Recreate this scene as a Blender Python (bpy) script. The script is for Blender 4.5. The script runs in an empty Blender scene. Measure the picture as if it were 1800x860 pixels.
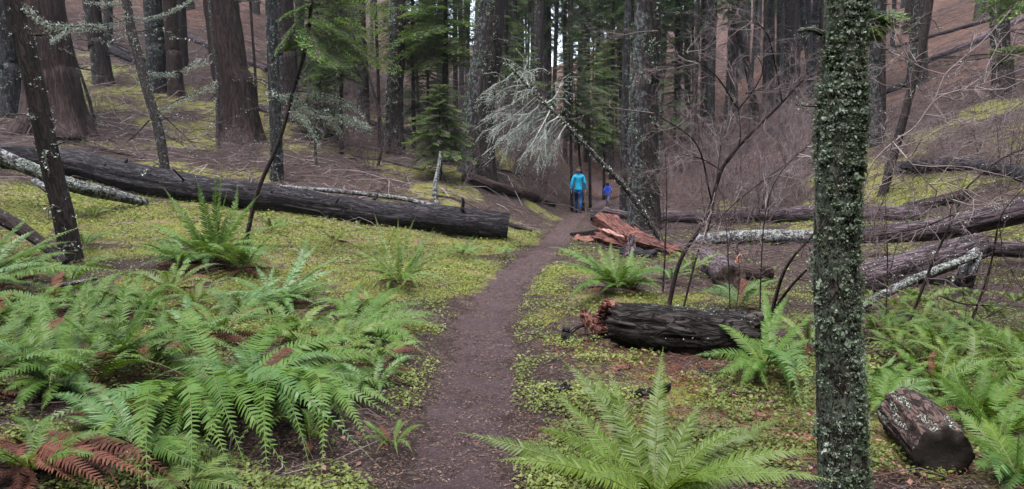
import bpy, math, random
import numpy as np
from mathutils import Vector

# ------------------------------------------------------------------ camera, sky, sun, exposure
SC = bpy.context.scene
COL = SC.collection
CAM_Z = 1.6
PITCH = math.radians(5.38)
F = 1413.0                      # focal length in photograph pixels (1800 wide)
camd = bpy.data.cameras.new("camera")
camd.sensor_width = 36.0
camd.lens = F / 1800.0 * 36.0
camd.clip_end = 900.0
cam = bpy.data.objects.new("camera", camd)
cam.location = (0, 0, CAM_Z)
cam.rotation_euler = (math.pi / 2 - PITCH, 0, 0)
COL.objects.link(cam)
SC.camera = cam

SUN_EL, SUN_AZ = math.radians(74), math.radians(215)     # a bright patch of overcast, high and behind the viewer
world = bpy.data.worlds.new("World")
SC.world = world
world.use_nodes = True
wn = world.node_tree
bg = wn.nodes["Background"]
sky = wn.nodes.new("ShaderNodeTexSky")
sky.sky_type = 'NISHITA'
sky.sun_disc = False
sky.sun_elevation = SUN_EL
sky.sun_rotation = SUN_AZ
sky.dust_density = 4.0
sky.air_density = 1.2
cloud = wn.nodes.new("ShaderNodeMix")                     # cloud cover: most of the blue is veiled by even grey
cloud.data_type = 'RGBA'
cloud.inputs[0].default_value = 0.72
wn.links.new(sky.outputs[0], cloud.inputs[6])
cloud.inputs[7].default_value = (6.6, 7.3, 8.4, 1)
wn.links.new(cloud.outputs[2], bg.inputs[0])
bg.inputs[1].default_value = 0.06
sund = bpy.data.lights.new("sun", 'SUN')
sund.energy = 1.5
sund.angle = math.radians(40)
sund.color = (1.0, 0.97, 0.92)
sun = bpy.data.objects.new("sun", sund)
sun.rotation_euler = (math.pi / 2 - SUN_EL, 0, math.pi - SUN_AZ)
COL.objects.link(sun)
SC.view_settings.view_transform = 'Standard'
SC.view_settings.look = 'None'
SC.view_settings.gamma = 1.0
SC.view_settings.exposure = 2.68
HAZE = 0.0003
SC.cycles.max_bounces = 6
SC.cycles.diffuse_bounces = 3
SC.cycles.glossy_bounces = 2
SC.cycles.transmission_bounces = 3
SC.cycles.transparent_max_bounces = 4
SC.cycles.caustics_reflective = False
SC.cycles.caustics_refractive = False

rng = np.random.default_rng(7)
random.seed(7)

# ------------------------------------------------------------------ small maths
def ss(a, b, t):
    t = np.clip((np.asarray(t, float) - a) / (b - a), 0, 1)
    return t * t * (3 - 2 * t)

def sp(t, w):
    t = np.asarray(t, float) / w
    return w * np.where(t > 30, t, np.log1p(np.exp(np.minimum(t, 30))))

def _hash(ix, iy, iz, seed):
    h = (ix.astype(np.int64) * 374761393 + iy.astype(np.int64) * 668265263 + iz.astype(np.int64) * 2147483647 + seed * 974711) & 0xFFFFFFFF
    h = ((h ^ (h >> 13)) * 1274126177) & 0xFFFFFFFF
    h = ((h ^ (h >> 16)) * 2246822519) & 0xFFFFFFFF
    h = h ^ (h >> 15)
    return (h & 0xFFFFFF) / float(0xFFFFFF) * 2 - 1

def vn(x, y, z=0.0, seed=0):
    x, y, z = np.broadcast_arrays(np.asarray(x, float), np.asarray(y, float), np.asarray(z, float))
    ix, iy, iz = np.floor(x), np.floor(y), np.floor(z)
    fx, fy, fz = x - ix, y - iy, z - iz
    fx, fy, fz = [f * f * (3 - 2 * f) for f in (fx, fy, fz)]
    r = 0
    for a in (0, 1):
        wa = fx if a else 1 - fx
        for b in (0, 1):
            wb = fy if b else 1 - fy
            for c in (0, 1):
                wc = fz if c else 1 - fz
                r = r + wa * wb * wc * _hash(ix + a, iy + b, iz + c, seed)
    return r

def fbm(x, y, z=0.0, octv=4, seed=0, gain=0.5):
    r, a, f = 0, 1.0, 1.0
    for k in range(octv):
        r = r + a * vn(np.asarray(x) * f, np.asarray(y) * f, np.asarray(z) * f, seed + k * 17)
        a *= gain
        f *= 2.03
    return r

def nrm(v):
    v = np.asarray(v, float)
    return v / np.maximum(np.linalg.norm(v, axis=-1, keepdims=True), 1e-9)

# ------------------------------------------------------------------ picture to place
CP, SP = math.cos(PITCH), math.sin(PITCH)
def ray(px, py):
    a, b = (px - 900) / F, (430 - py) / F
    return np.array([a, CP + b * SP, -SP + b * CP])

def P(px, py, d):
    """the point seen at (px, py) that lies d metres in front of the viewer"""
    r = ray(px, py)
    return np.array([0, 0, CAM_Z]) + r * (d / r[1])

# the trail's centre line, from where it is seen on the flat valley floor
_pp = [(800, 1300), (800, 860), (822, 700), (842, 600), (853, 550), (890, 500), (907, 480), (943, 450), (977, 420), (994, 400), (1008, 380)]
_py, _pxs = [-30.0], [-0.1]
for a, b in _pp:
    r = ray(a, b); t = -CAM_Z / r[2]
    _py.append(r[1] * t); _pxs.append(r[0] * t)
_py += [33.0, 37.0, 43.0, 49.0, 60.0, 200.0]
_pxs += [3.55, 4.35, 4.75, 4.6, 3.6, 3.0]
_yy = np.arange(-30, 200, 0.1)
_xx = np.interp(_yy, _py, _pxs)
_k = np.exp(-np.linspace(-2, 2, 21) ** 2); _k /= _k.sum()
_xx = np.convolve(np.pad(_xx, 10, mode='edge'), _k, 'valid')
def path_x(y):
    return np.interp(y, _yy, _xx)

def hgt0(x, y):
    x = np.asarray(x, float); y = np.asarray(y, float)
    u = path_x(y) - x
    sl = 0.04 + 0.09 * ss(8, 18, y)
    z = sl * sp(u - 1.2, 0.5)
    rise = sp(y - 18.5, 1.2) - sp(y - 30, 2.0)
    z = z + 0.21 * rise * ss(0.3, 3.2, u)
    z = z + 0.24 * ss(0, 1, (u - 4) / (10 + 0.45 * sp(y - 29, 2.0))) * sp(y - 29, 2.0)
    z = z + 0.12 * sp(y - 40, 3.0) + 0.08 * sp(y - 72, 5.0)
    xt = 5.2 + 0.35 * sp(25 - y, 2.0) + 0.8 * ss(30, 45, y)
    z = z + 0.42 * sp(x - xt, 1.0) * ss(7, 16, y)
    return z

def hgt(x, y):
    x = np.asarray(x, float); y = np.asarray(y, float)
    u = np.abs(path_x(y) - x)
    z = hgt0(x, y)
    z = z + 0.22 * fbm(x / 6, y / 6, 0, 3, 3) * ss(2, 7, u) * ss(8, 24, y)
    z = z + 0.05 * fbm(x / 1.1, y / 1.1, 0, 3, 5) * ss(0.4, 1.3, u)
    z = z + 0.024 * fbm(x / 0.28, y / 0.28, 0, 3, 9) * ss(0.3, 0.7, u)
    z = z - 0.05 * (1 - ss(0.2, 0.65, u))
    return z

def H(x, y):
    return float(hgt(np.array([x]), np.array([y]))[0])

def G(px, py, near=2.5, far=170):
    """the spot of ground seen at (px, py)"""
    r = ray(px, py)
    t = np.geomspace(near, far, 1500)
    x, y, z = r[0] * t, r[1] * t, CAM_Z + r[2] * t
    below = np.nonzero(z < hgt(x, y))[0]
    i = below[0] if len(below) else len(t) - 1
    if i > 0 and len(below):
        lo, hi = t[i - 1], t[i]
        for _ in range(16):
            m = (lo + hi) / 2
            if CAM_Z + r[2] * m < H(r[0] * m, r[1] * m): hi = m
            else: lo = m
        tt = hi
    else:
        tt = t[i]
    return np.array([r[0] * tt, r[1] * tt, CAM_Z + r[2] * tt])

# ------------------------------------------------------------------ meshes
def build_mesh(name, chunks, mats, smooth=True, attrs=None):
    """chunks: list of (verts (n,3), faces (m,k)[, material index]); attrs: name -> ('POINT'|'FACE', per-chunk list of arrays)"""
    me = bpy.data.meshes.new(name)
    vs, loops, starts, mi, off, ls = [], [], [], [], 0, 0
    for c in chunks:
        V, Fs = np.asarray(c[0], float), c[1]
        if not isinstance(Fs, (list, tuple)): Fs = [Fs]
        vs.append(V)
        for f in Fs:
            f = np.asarray(f, np.int64)
            if f.size == 0: continue
            loops.append((f + off).ravel())
            starts.append(ls + np.arange(f.shape[0]) * f.shape[1])
            mi.append(np.full(f.shape[0], c[2] if len(c) > 2 else 0))
            ls += f.size
        off += len(V)
    V = np.concatenate(vs); L = np.concatenate(loops).astype(np.int32); S = np.concatenate(starts).astype(np.int32)
    me.vertices.add(len(V)); me.vertices.foreach_set("co", V.astype(np.float32).ravel())
    me.loops.add(len(L)); me.loops.foreach_set("vertex_index", L)
    me.polygons.add(len(S)); me.polygons.foreach_set("loop_start", S)
    for m in (mats if isinstance(mats, (list, tuple)) else [mats]):
        me.materials.append(m)
    if len(me.materials) > 1:
        me.polygons.foreach_set("material_index", np.concatenate(mi).astype(np.int32))
    me.polygons.foreach_set("use_smooth", np.full(len(S), smooth, dtype=bool))
    if attrs:
        for an, (dom, arr) in attrs.items():
            arr = np.concatenate([np.asarray(a, np.float32) for a in arr]) if isinstance(arr, list) else np.asarray(arr, np.float32)
            if arr.ndim == 2:
                a = me.attributes.new(an, 'FLOAT_VECTOR', dom); a.data.foreach_set("vector", arr.ravel())
            else:
                a = me.attributes.new(an, 'FLOAT', dom); a.data.foreach_set("value", arr)
    me.update(calc_edges=True)
    me.validate()
    return me

def link(name, data, parent=None, loc=None):
    o = bpy.data.objects.new(name, data)
    COL.objects.link(o)
    if parent is not None: o.parent = parent
    if loc is not None: o.location = loc
    return o

def tag(o, label=None, cat=None, group=None, kind=None):
    if label: o["label"] = label
    if cat: o["category"] = cat
    if group: o["group"] = group
    if kind: o["kind"] = kind
    return o

def thing(name, label, cat, loc, group=None):
    o = bpy.data.objects.new(name, None)
    o.empty_display_size = 0.2
    COL.objects.link(o)
    o.location = [float(v) for v in loc]
    return tag(o, label, cat, group)

def part(name, root, chunks, mats, smooth=True, attrs=None, world=True, label=None):
    """a mesh under its thing; vertices come in world coordinates"""
    if world:
        L = np.array(root_loc(root))
        chunks = [(np.asarray(c[0]) - L,) + tuple(c[1:]) for c in chunks]
    o = link(name, build_mesh(name, chunks, mats, smooth, attrs), root)
    if label: o["label"] = label
    return o

def part_stuff(*a, **k):
    o = part(*a, **k); o["kind"] = "stuff"; return o

def link_stuff(*a, **k):
    o = link(*a, **k); o["kind"] = "stuff"; return o

def root_loc(o):
    l = np.array(o.location)
    while o.parent is not None:
        o = o.parent; l = l + np.array(o.location)
    return l

def solo(name, label, cat, chunks, mats, loc, group=None, smooth=True, attrs=None, kind=None):
    """a thing that is one mesh"""
    L = np.asarray(loc, float)
    chunks = [(np.asarray(c[0]) - L,) + tuple(c[1:]) for c in chunks]
    o = link(name, build_mesh(name, chunks, mats, smooth, attrs), None, L)
    return tag(o, label, cat, group, kind)

def resample(pts, n):
    pts = np.asarray(pts, float)
    if len(pts) > 2:                                        # Catmull-Rom through the points
        Q = np.vstack([2 * pts[0] - pts[1], pts, 2 * pts[-1] - pts[-2]])
        out = []
        for i in range(1, len(Q) - 2):
            t = np.linspace(0, 1, 16, endpoint=False)[:, None]
            a, b, c, d = Q[i - 1], Q[i], Q[i + 1], Q[i + 2]
            out.append(0.5 * (2 * b + (c - a) * t + (2 * a - 5 * b + 4 * c - d) * t ** 2 + (3 * b - a - 3 * c + d) * t ** 3))
        pts = np.vstack(out + [pts[-1:]])
    s = np.concatenate([[0], np.cumsum(np.linalg.norm(np.diff(pts, axis=0), axis=1))])
    q = np.linspace(0, s[-1], n)
    return np.stack([np.interp(q, s, pts[:, k]) for k in range(3)], 1), q

def frames(pts):
    T = nrm(np.gradient(pts, axis=0))
    ref = np.array([0, 0, 1.0]) if abs(T[0][2]) < 0.8 else np.array([0, 1.0, 0])
    A = np.zeros_like(T)
    a = np.cross(T[0], ref); a /= np.linalg.norm(a)
    for i in range(len(T)):
        a = a - T[i] * a.dot(T[i]); a /= np.linalg.norm(a); A[i] = a
    return T, A, np.cross(T, A)

def tube(pts, rad, seg=12, n=None, rough=0.0, fu=6.0, fv=1.5, seed=0, caps=True, flare=0.0, flare_len=0.6, lobes=5, ridge=True):
    """tapered round limb with furrowed relief -> (V, F list, bark coordinates)"""
    pts = np.asarray(pts, float)
    if n is not None or len(pts) == 2:
        m = n or 6
        p2, s = resample(pts, m)
    else:
        p2, s = pts, np.concatenate([[0], np.cumsum(np.linalg.norm(np.diff(pts, axis=0), axis=1))])
    m = len(p2)
    rad = np.asarray(rad, float)
    r = np.interp(np.linspace(0, 1, m), np.linspace(0, 1, len(rad)), rad)
    T, A, B = frames(p2)
    th = np.arange(seg) / seg * 2 * math.pi
    c, sn = np.cos(th), np.sin(th)
    S = s[:, None] + 0 * th[None]
    R = r[:, None] + 0 * th[None]
    if flare:
        e = np.exp(-S / flare_len)
        R = R * (1 + flare * e * (1 + 0.55 * np.cos(lobes * th[None] + seed) * e + 0.3 * np.cos((lobes - 2) * th[None] + 2.1 * seed) * e))
    if rough:
        q = fbm(c[None] * fu * r.mean() * 2 + 11, sn[None] * fu * r.mean() * 2, S * fv, 3, seed + 3)
        if ridge: q = 0.5 - 1.3 * np.abs(q)
        q = q + 0.6 * fbm(c[None] * 1.3, sn[None] * 1.3, S * 0.8, 2, seed + 40)
        R = R * (1 + rough * q)
    V = p2[:, None, :] + R[..., None] * (c[None, :, None] * A[:, None, :] + sn[None, :, None] * B[:, None, :])
    bk = np.stack([c[None] * r[:, None] + 0 * S, sn[None] * r[:, None] + 0 * S, S], -1).reshape(-1, 3)
    i = np.arange(m - 1)[:, None] * seg; j = np.arange(seg)[None]; k = (j + 1) % seg
    Fq = np.stack([i + j, i + k, i + seg + k, i + seg + j], -1).reshape(-1, 4)
    V = V.reshape(-1, 3)
    Fs = [Fq]
    if caps:
        nv = len(V)
        V = np.vstack([V, p2[:1], p2[-1:]]); bk = np.vstack([bk, [[0, 0, s[0]]], [[0, 0, s[-1]]]])
        j = np.arange(seg); k = (j + 1) % seg
        Fs.append(np.vstack([np.stack([np.full(seg, nv), k, j], -1), np.stack([np.full(seg, nv + 1), (m - 1) * seg + j, (m - 1) * seg + k], -1)]))
    return V, Fs, bk

def sticks(P0, P1, r0, r1, sides=4, bend=0.0, rg=None):
    """many thin limbs at once; three rings each so that they can bend"""
    P0, P1 = np.asarray(P0, float), np.asarray(P1, float)
    n = len(P0)
    r0, r1 = np.broadcast_to(r0, n), np.broadcast_to(r1, n)
    D = nrm(P1 - P0); ln = np.linalg.norm(P1 - P0, axis=1)
    ref = np.where(np.abs(D[:, 2:3]) < 0.8, [[0, 0, 1.0]], [[0, 1.0, 0]])
    A = nrm(np.cross(D, ref)); B = np.cross(D, A)
    M = (P0 + P1) / 2
    rings, rr = [P0, P1], [r0, r1]
    if bend:
        rg = rg or rng
        M = M + (A * rg.normal(0, bend, (n, 1)) + B * rg.normal(0, bend, (n, 1))) * ln[:, None]
        rings, rr = [P0, M, P1], [r0, (r0 + r1) / 2, r1]
    th = np.arange(sides) / sides * 2 * math.pi
    V = np.stack([p[:, None] + q[:, None, None] * (np.cos(th)[None, :, None] * A[:, None] + np.sin(th)[None, :, None] * B[:, None]) for p, q in zip(rings, rr)], 1)
    k = len(rings)
    base = np.arange(n)[:, None, None] * (k * sides) + np.arange(k - 1)[None, :, None] * sides
    j = np.arange(sides)[None, None]; j2 = (j + 1) % sides
    Fq = np.stack([base + j, base + j2, base + sides + j2, base + sides + j], -1).reshape(-1, 4)
    bk = V.reshape(-1, 3)
    return V.reshape(-1, 3), Fq, bk

def flakes(C, size, up=None, flat=0.5, aspect=0.6, rg=None, quad=True):
    """small leaf-like facets at C; up: preferred facing"""
    rg = rg or rng
    n = len(C)
    size = np.broadcast_to(size, n)
    nrml = rg.normal(0, 1, (n, 3))
    if up is not None:
        nrml = nrm(nrml) * (1 - flat) + np.asarray(up) * flat
    nrml = nrm(nrml)
    a = nrm(np.cross(nrml, rg.normal(0, 1, (n, 3)))); b = np.cross(nrml, a)
    s = size[:, None]
    asp = aspect
    V = np.stack([C - a * s, C + b * s * asp + nrml * s * 0.15, C + a * s, C - b * s * asp + nrml * s * 0.15], 1).reshape(-1, 3)
    i = np.arange(n)[:, None] * 4
    return V, i + np.arange(4)[None]

def box_slab(p0, p1, w, th, up=(0, 0, 1), n=8, jag=0.03, seed=0, taper=0.4):
    """a splintered plank of wood from p0 to p1"""
    rg = np.random.default_rng(seed)
    p0, p1 = np.asarray(p0, float), np.asarray(p1, float)
    T = nrm(p1 - p0); S = nrm(np.cross(T, up)); U = np.cross(S, T)
    L = np.linalg.norm(p1 - p0)
    m = 7
    V, Fs = [], []
    for i in range(n):
        t = i / (n - 1)
        c = p0 + (p1 - p0) * t
        ww = w * (1 - taper * t) * (1 + 0.2 * rg.normal())
        for j in range(m):
            q = j / (m - 1) - 0.5
            end = (rg.uniform(-1, 1) * L * 0.09) if i in (0, n - 1) else 0
            V.append(c + T * end + S * ww * q + U * (th * 0.5 + rg.normal() * jag * 0.35))
        for j in range(m):
            q = j / (m - 1) - 0.5
            end = (rg.uniform(-1, 1) * L * 0.09) if i in (0, n - 1) else 0
            V.append(c + T * end + S * ww * q * 0.9 - U * (th * 0.5 * (1 - 0.5 * abs(q)) + rg.normal() * jag * 0.35))
    R = 2 * m
    for i in range(n - 1):
        a, b = i * R, (i + 1) * R
        for j in range(m - 1):
            Fs.append([a + j, a + j + 1, b + j + 1, b + j])
            Fs.append([a + m + j + 1, a + m + j, b + m + j, b + m + j + 1])
        Fs.append([a, b, b + m, a + m]); Fs.append([b + m - 1, a + m - 1, a + 2 * m - 1, b + 2 * m - 1])
    for base, flip in ((0, 0), ((n - 1) * R, 1)):
        for j in range(m - 1):
            q = [base + j, base + m + j, base + m + j + 1, base + j + 1]
            Fs.append(q[::-1] if flip else q)
    return np.array(V), np.array(Fs)

# ------------------------------------------------------------------ materials
def nd(nt, typ, ins=None, **props):
    n = nt.nodes.new(typ)
    for k, v in props.items(): setattr(n, k, v)
    for k, v in (ins or {}).items():
        s = n.inputs[k]
        if isinstance(v, bpy.types.NodeSocket): nt.links.new(v, s)
        else: s.default_value = v
    return n

def c4(c): return (c[0], c[1], c[2], 1.0)

def mixc(nt, f, a, b, mode='MIX'):
    n = nd(nt, 'ShaderNodeMix', data_type='RGBA', blend_type=mode)
    for i, v in ((0, f), (6, a), (7, b)):
        if isinstance(v, bpy.types.NodeSocket): nt.links.new(v, n.inputs[i])
        else: n.inputs[i].default_value = v if i == 0 else c4(v)
    return n.outputs[2]

def mth(nt, op, a, b=0.0, c=0.0, clamp=False):
    n = nd(nt, 'ShaderNodeMath', {0: a, 1: b, 2: c}, operation=op)
    n.use_clamp = clamp
    return n.outputs[0]

def ramp(nt, fac, a, b, lo=0.0, hi=1.0):
    n = nd(nt, 'ShaderNodeMapRange', {0: fac, 1: a, 2: b, 3: lo, 4: hi}, interpolation_type='SMOOTHSTEP')
    return n.outputs[0]

def noise(nt, vec, scale, detail=5, rough=0.6, dist=0.0):
    return nd(nt, 'ShaderNodeTexNoise', {'Vector': vec, 'Scale': scale, 'Detail': detail, 'Roughness': rough, 'Distortion': dist}).outputs[0]

def new_mat(name, rough=0.9, spec=0.2):
    m = bpy.data.materials.new(name)
    m.use_nodes = True
    nt = m.node_tree
    b = nt.nodes["Principled BSDF"]
    b.inputs["Roughness"].default_value = rough
    b.inputs["Specular IOR Level"].default_value = spec
    return m, nt, b

def bark(name, c1, c2, dark, lich=0.0, lichcol=(0.30, 0.35, 0.32), side=0.0, moss=0.0, mosscol=(0.06, 0.09, 0.02), scale=1.0, stretch=0.16, bump=0.6, lscale=1.0):
    m, nt, b = new_mat(name, 0.9, 0.15)
    at = nd(nt, 'ShaderNodeAttribute', attribute_name="bk").outputs["Vector"]
    oi = nd(nt, 'ShaderNodeObjectInfo').outputs["Random"]
    off = nd(nt, 'ShaderNodeVectorMath', {0: at, 1: nd(nt, 'ShaderNodeCombineXYZ', {0: mth(nt, 'MULTIPLY', oi, 37.0), 1: mth(nt, 'MULTIPLY', oi, 19.0), 2: mth(nt, 'MULTIPLY', oi, 53.0)}).outputs[0]}, operation='ADD').outputs[0]
    st = nd(nt, 'ShaderNodeMapping', {'Vector': off, 'Scale': (1, 1, stretch)}).outputs[0]
    n1 = noise(nt, st, 22 * scale, 6, 0.65, 0.6)
    vo = mth(nt, 'ABSOLUTE', mth(nt, 'SUBTRACT', noise(nt, st, 11 * scale, 4, 0.55, 1.2), 0.5))
    fur = ramp(nt, mth(nt, 'ADD', vo, mth(nt, 'MULTIPLY', mth(nt, 'SUBTRACT', n1, 0.5), 0.22)), 0.0, 0.11)
    col = mixc(nt, ramp(nt, n1, 0.35, 0.68), c2, c1)
    big = noise(nt, off, 1.7, 3, 0.5)
    col = mixc(nt, mth(nt, 'MULTIPLY', ramp(nt, big, 0.4, 0.7), 0.25), col, [v * 0.55 for v in c1])
    col = mixc(nt, fur, dark, col)
    geo = nd(nt, 'ShaderNodeNewGeometry')
    if moss > 0:
        nz = nd(nt, 'ShaderNodeSeparateXYZ', {0: geo.outputs["Normal"]}).outputs[2]
        mk = mth(nt, 'ADD', noise(nt, off, 5, 5, 0.7), mth(nt, 'MULTIPLY', nz, 0.25))
        col = mixc(nt, ramp(nt, mk, 0.95 - 0.5 * moss, 1.1 - 0.5 * moss), col, mosscol)
    if lich > 0:
        lm = noise(nt, off, 8 * lscale, 9, 0.78)
        if side:
            dt = nd(nt, 'ShaderNodeVectorMath', {0: geo.outputs["Normal"], 1: (-0.9, -0.4, 0)}, operation='DOT_PRODUCT').outputs["Value"]
            lm = mth(nt, 'ADD', lm, mth(nt, 'MULTIPLY', dt, side))
        th = 0.74 - 0.36 * lich
        lk = ramp(nt, lm, th, th + 0.09)
        lc = mixc(nt, noise(nt, off, 40 * lscale, 3), lichcol, [v * 0.45 for v in lichcol])
        lk = mth(nt, 'MULTIPLY', lk, ramp(nt, noise(nt, off, 55 * lscale, 2), 0.36, 0.5))
        col = mixc(nt, lk, col, lc)
    nt.links.new(col, b.inputs["Base Color"])
    hgtv = mth(nt, 'ADD', fur, mth(nt, 'MULTIPLY', n1, 0.8))
    bp = nd(nt, 'ShaderNodeBump', {'Strength': bump, 'Distance': 0.03, 'Height': hgtv})
    nt.links.new(bp.outputs[0], b.inputs["Normal"])
    return m

def leafy(name, cols, rough=0.5, spec=0.35, trans=0.25, var=0.35, attr=None):
    """living or dead leaf: hue drifts from object to object, from facet to facet and along the blade"""
    m, nt, b = new_mat(name, rough, spec)
    oi = nd(nt, 'ShaderNodeObjectInfo').outputs["Random"]
    pos = nd(nt, 'ShaderNodeNewGeometry').outputs["Position"]
    n1 = noise(nt, pos, 3.0, 3)
    f = mth(nt, 'ADD', mth(nt, 'MULTIPLY', oi, 0.75), mth(nt, 'MULTIPLY', mth(nt, 'SUBTRACT', n1, 0.5), 1.1))
    if attr:
        at = nd(nt, 'ShaderNodeAttribute', attribute_name=attr).outputs["Fac"]
        f = mth(nt, 'ADD', mth(nt, 'MULTIPLY', f, 0.35), mth(nt, 'MULTIPLY', at, 0.8))
    cr = nd(nt, 'ShaderNodeValToRGB', {0: f})
    e = cr.color_ramp.elements
    while len(e) < len(cols): e.new(0.5)
    for i, c in enumerate(cols):
        e[i].position = i / (len(cols) - 1); e[i].color = c4(c)
    col = cr.outputs[0]
    n2 = noise(nt, pos, 45.0, 2)
    col = mixc(nt, mth(nt, 'MULTIPLY', ramp(nt, n2, 0.35, 0.75), var), col, [v * 0.45 for v in cols[0]])
    nt.links.new(col, b.inputs["Base Color"])
    if trans:
        tr = nd(nt, 'ShaderNodeBsdfTranslucent', {'Color': mixc(nt, 0.35, col, (cols[-1][0] * 1.3, cols[-1][1] * 1.3, cols[-1][2] * 0.6))})
        mx = nd(nt, 'ShaderNodeMixShader', {0: trans, 1: b.outputs[0], 2: tr.outputs[0]})
        nt.links.new(mx.outputs[0], nt.nodes["Material Output"].inputs[0])
    return m

def plain(name, col, rough=0.8, spec=0.2, var=0.3, scale=12.0, bump=0.0):
    m, nt, b = new_mat(name, rough, spec)
    co = nd(nt, 'ShaderNodeTexCoord').outputs["Object"]
    n1 = noise(nt, co, scale, 5, 0.65)
    c = mixc(nt, ramp(nt, n1, 0.3, 0.7), [v * (1 - var) for v in col], [min(1, v * (1 + var)) for v in col])
    nt.links.new(c, b.inputs["Base Color"])
    if bump:
        bp = nd(nt, 'ShaderNodeBump', {'Strength': bump, 'Distance': 0.02, 'Height': n1})
        nt.links.new(bp.outputs[0], b.inputs["Normal"])
    return m

M = {}
# bark and wood
M['fir'] = bark("fir_bark", (0.045, 0.033, 0.033), (0.027, 0.020, 0.021), (0.014, 0.010, 0.011), 0.35, side=0.10)
M['fir_brown'] = bark("fir_bark_brown", (0.051, 0.032, 0.030), (0.031, 0.019, 0.019), (0.018, 0.012, 0.012), 0.08, moss=0.15, scale=0.8)
M['fir_lichen'] = bark("fir_bark_lichened", (0.045, 0.034, 0.032), (0.026, 0.020, 0.020), (0.013, 0.010, 0.010), 0.40, (0.14, 0.17, 0.18), side=0.12)
M['fir_blue'] = bark("fir_bark_grey_lichen", (0.043, 0.038, 0.040), (0.028, 0.025, 0.027), (0.011, 0.010, 0.011), 0.58, (0.17, 0.22, 0.23), lscale=1.0)
M['fir_pole'] = bark("grey_pole_bark", (0.105, 0.092, 0.090), (0.070, 0.060, 0.060), (0.022, 0.018, 0.018), 0.40, (0.20, 0.23, 0.23))
M['hero'] = bark("maple_bark", (0.098, 0.084, 0.074), (0.056, 0.046, 0.042), (0.018, 0.014, 0.013), 0.84, (0.15, 0.185, 0.15), moss=0.4, mosscol=(0.05, 0.075, 0.035), scale=1.8, stretch=0.3, bump=0.8)
M['dead'] = bark("dead_stem_bark", (0.071, 0.057, 0.056), (0.043, 0.034, 0.034), (0.025, 0.02, 0.02), 0.55, (0.38, 0.42, 0.42), scale=2.5, lscale=2.2)
M['dark_stem'] = bark("dark_stem_bark", (0.050, 0.036, 0.035), (0.030, 0.022, 0.022), (0.013, 0.010, 0.010), 0.38, (0.28, 0.32, 0.33), scale=2.2, lscale=1.6)
M['log'] = bark("fallen_log_bark", (0.047, 0.041, 0.049), (0.029, 0.025, 0.030), (0.010, 0.009, 0.011), 0.22, (0.25, 0.27, 0.29), scale=1.1, stretch=0.22, bump=0.9)
M['log_brown'] = bark("sawn_log_bark", (0.120, 0.078, 0.070), (0.07, 0.045, 0.042), (0.014, 0.010, 0.010), 0.45, (0.33, 0.35, 0.34), scale=2.2, stretch=0.25, lscale=1.6)
M['log_lichen'] = bark("fallen_log_white_lichen", (0.068, 0.057, 0.061), (0.037, 0.031, 0.034), (0.016, 0.013, 0.014), 0.74, (0.36, 0.37, 0.39), scale=1.6, lscale=1.4)
M['log_purple'] = bark("fallen_log_weathered", (0.121, 0.088, 0.103), (0.074, 0.054, 0.065), (0.014, 0.011, 0.013), 0.34, (0.32, 0.33, 0.36), scale=1.4, stretch=0.1)
M['charred'] = bark("charred_bark", (0.056, 0.047, 0.047), (0.032, 0.027, 0.028), (0.006, 0.005, 0.005), 0.30, (0.26, 0.32, 0.29), scale=1.2, stretch=0.3, bump=1.0)
M['twig'] = plain("bare_twig_bark", (0.078, 0.054, 0.057), 0.8, 0.2, 0.35, 3.0)
M['twig_pale'] = plain("pale_twig_bark", (0.205, 0.165, 0.170), 0.75, 0.25, 0.35, 3.0)
M['branch_pale'] = plain("lichened_dead_branch", (0.22, 0.23, 0.22), 0.9, 0.1, 0.5, 9.0)
M['twig_mid'] = plain("greyish_twig_bark", (0.135, 0.103, 0.110), 0.8, 0.2, 0.35, 3.0)
M['twig_dark'] = plain("dark_twig_bark", (0.072, 0.053, 0.056), 0.8, 0.2, 0.35, 3.0)
M['rot'] = bark("rotten_red_wood", (0.185, 0.080, 0.068), (0.105, 0.044, 0.038), (0.040, 0.016, 0.014), 0.0, scale=1.6, stretch=0.08)
M['rot_pale'] = bark("split_pale_wood", (0.32, 0.160, 0.125), (0.21, 0.090, 0.070), (0.07, 0.03, 0.024), 0.0, scale=1.6, stretch=0.08)
def endgrain(name, c1, c2):
    """a weathered saw cut: growth rings, checks and stain"""
    m, nt, b = new_mat(name, 0.85, 0.2)
    at = nd(nt, 'ShaderNodeAttribute', attribute_name="ring").outputs["Fac"]
    co = nd(nt, 'ShaderNodeTexCoord').outputs["Object"]
    n1 = noise(nt, co, 16.0, 5, 0.7)
    w = mth(nt, 'SINE', mth(nt, 'MULTIPLY', mth(nt, 'ADD', at, mth(nt, 'MULTIPLY', n1, 0.22)), 48.0))
    col = mixc(nt, ramp(nt, w, -0.6, 0.9), c1, c2)
    col = mixc(nt, mth(nt, 'MULTIPLY', ramp(nt, n1, 0.42, 0.62), 0.7), col, [v * 0.35 for v in c1])
    nt.links.new(col, b.inputs["Base Color"])
    bp = nd(nt, 'ShaderNodeBump', {'Strength': 0.6, 'Distance': 0.012, 'Height': mth(nt, 'ADD', n1, mth(nt, 'MULTIPLY', w, 0.03))})
    nt.links.new(bp.outputs[0], b.inputs["Normal"])
    return m
M['endgrain'] = endgrain("dark_end_grain", (0.034, 0.027, 0.025), (0.036, 0.029, 0.027))
M['endgrain_brown'] = endgrain("brown_end_grain", (0.055, 0.038, 0.034), (0.10, 0.072, 0.062))
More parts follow.
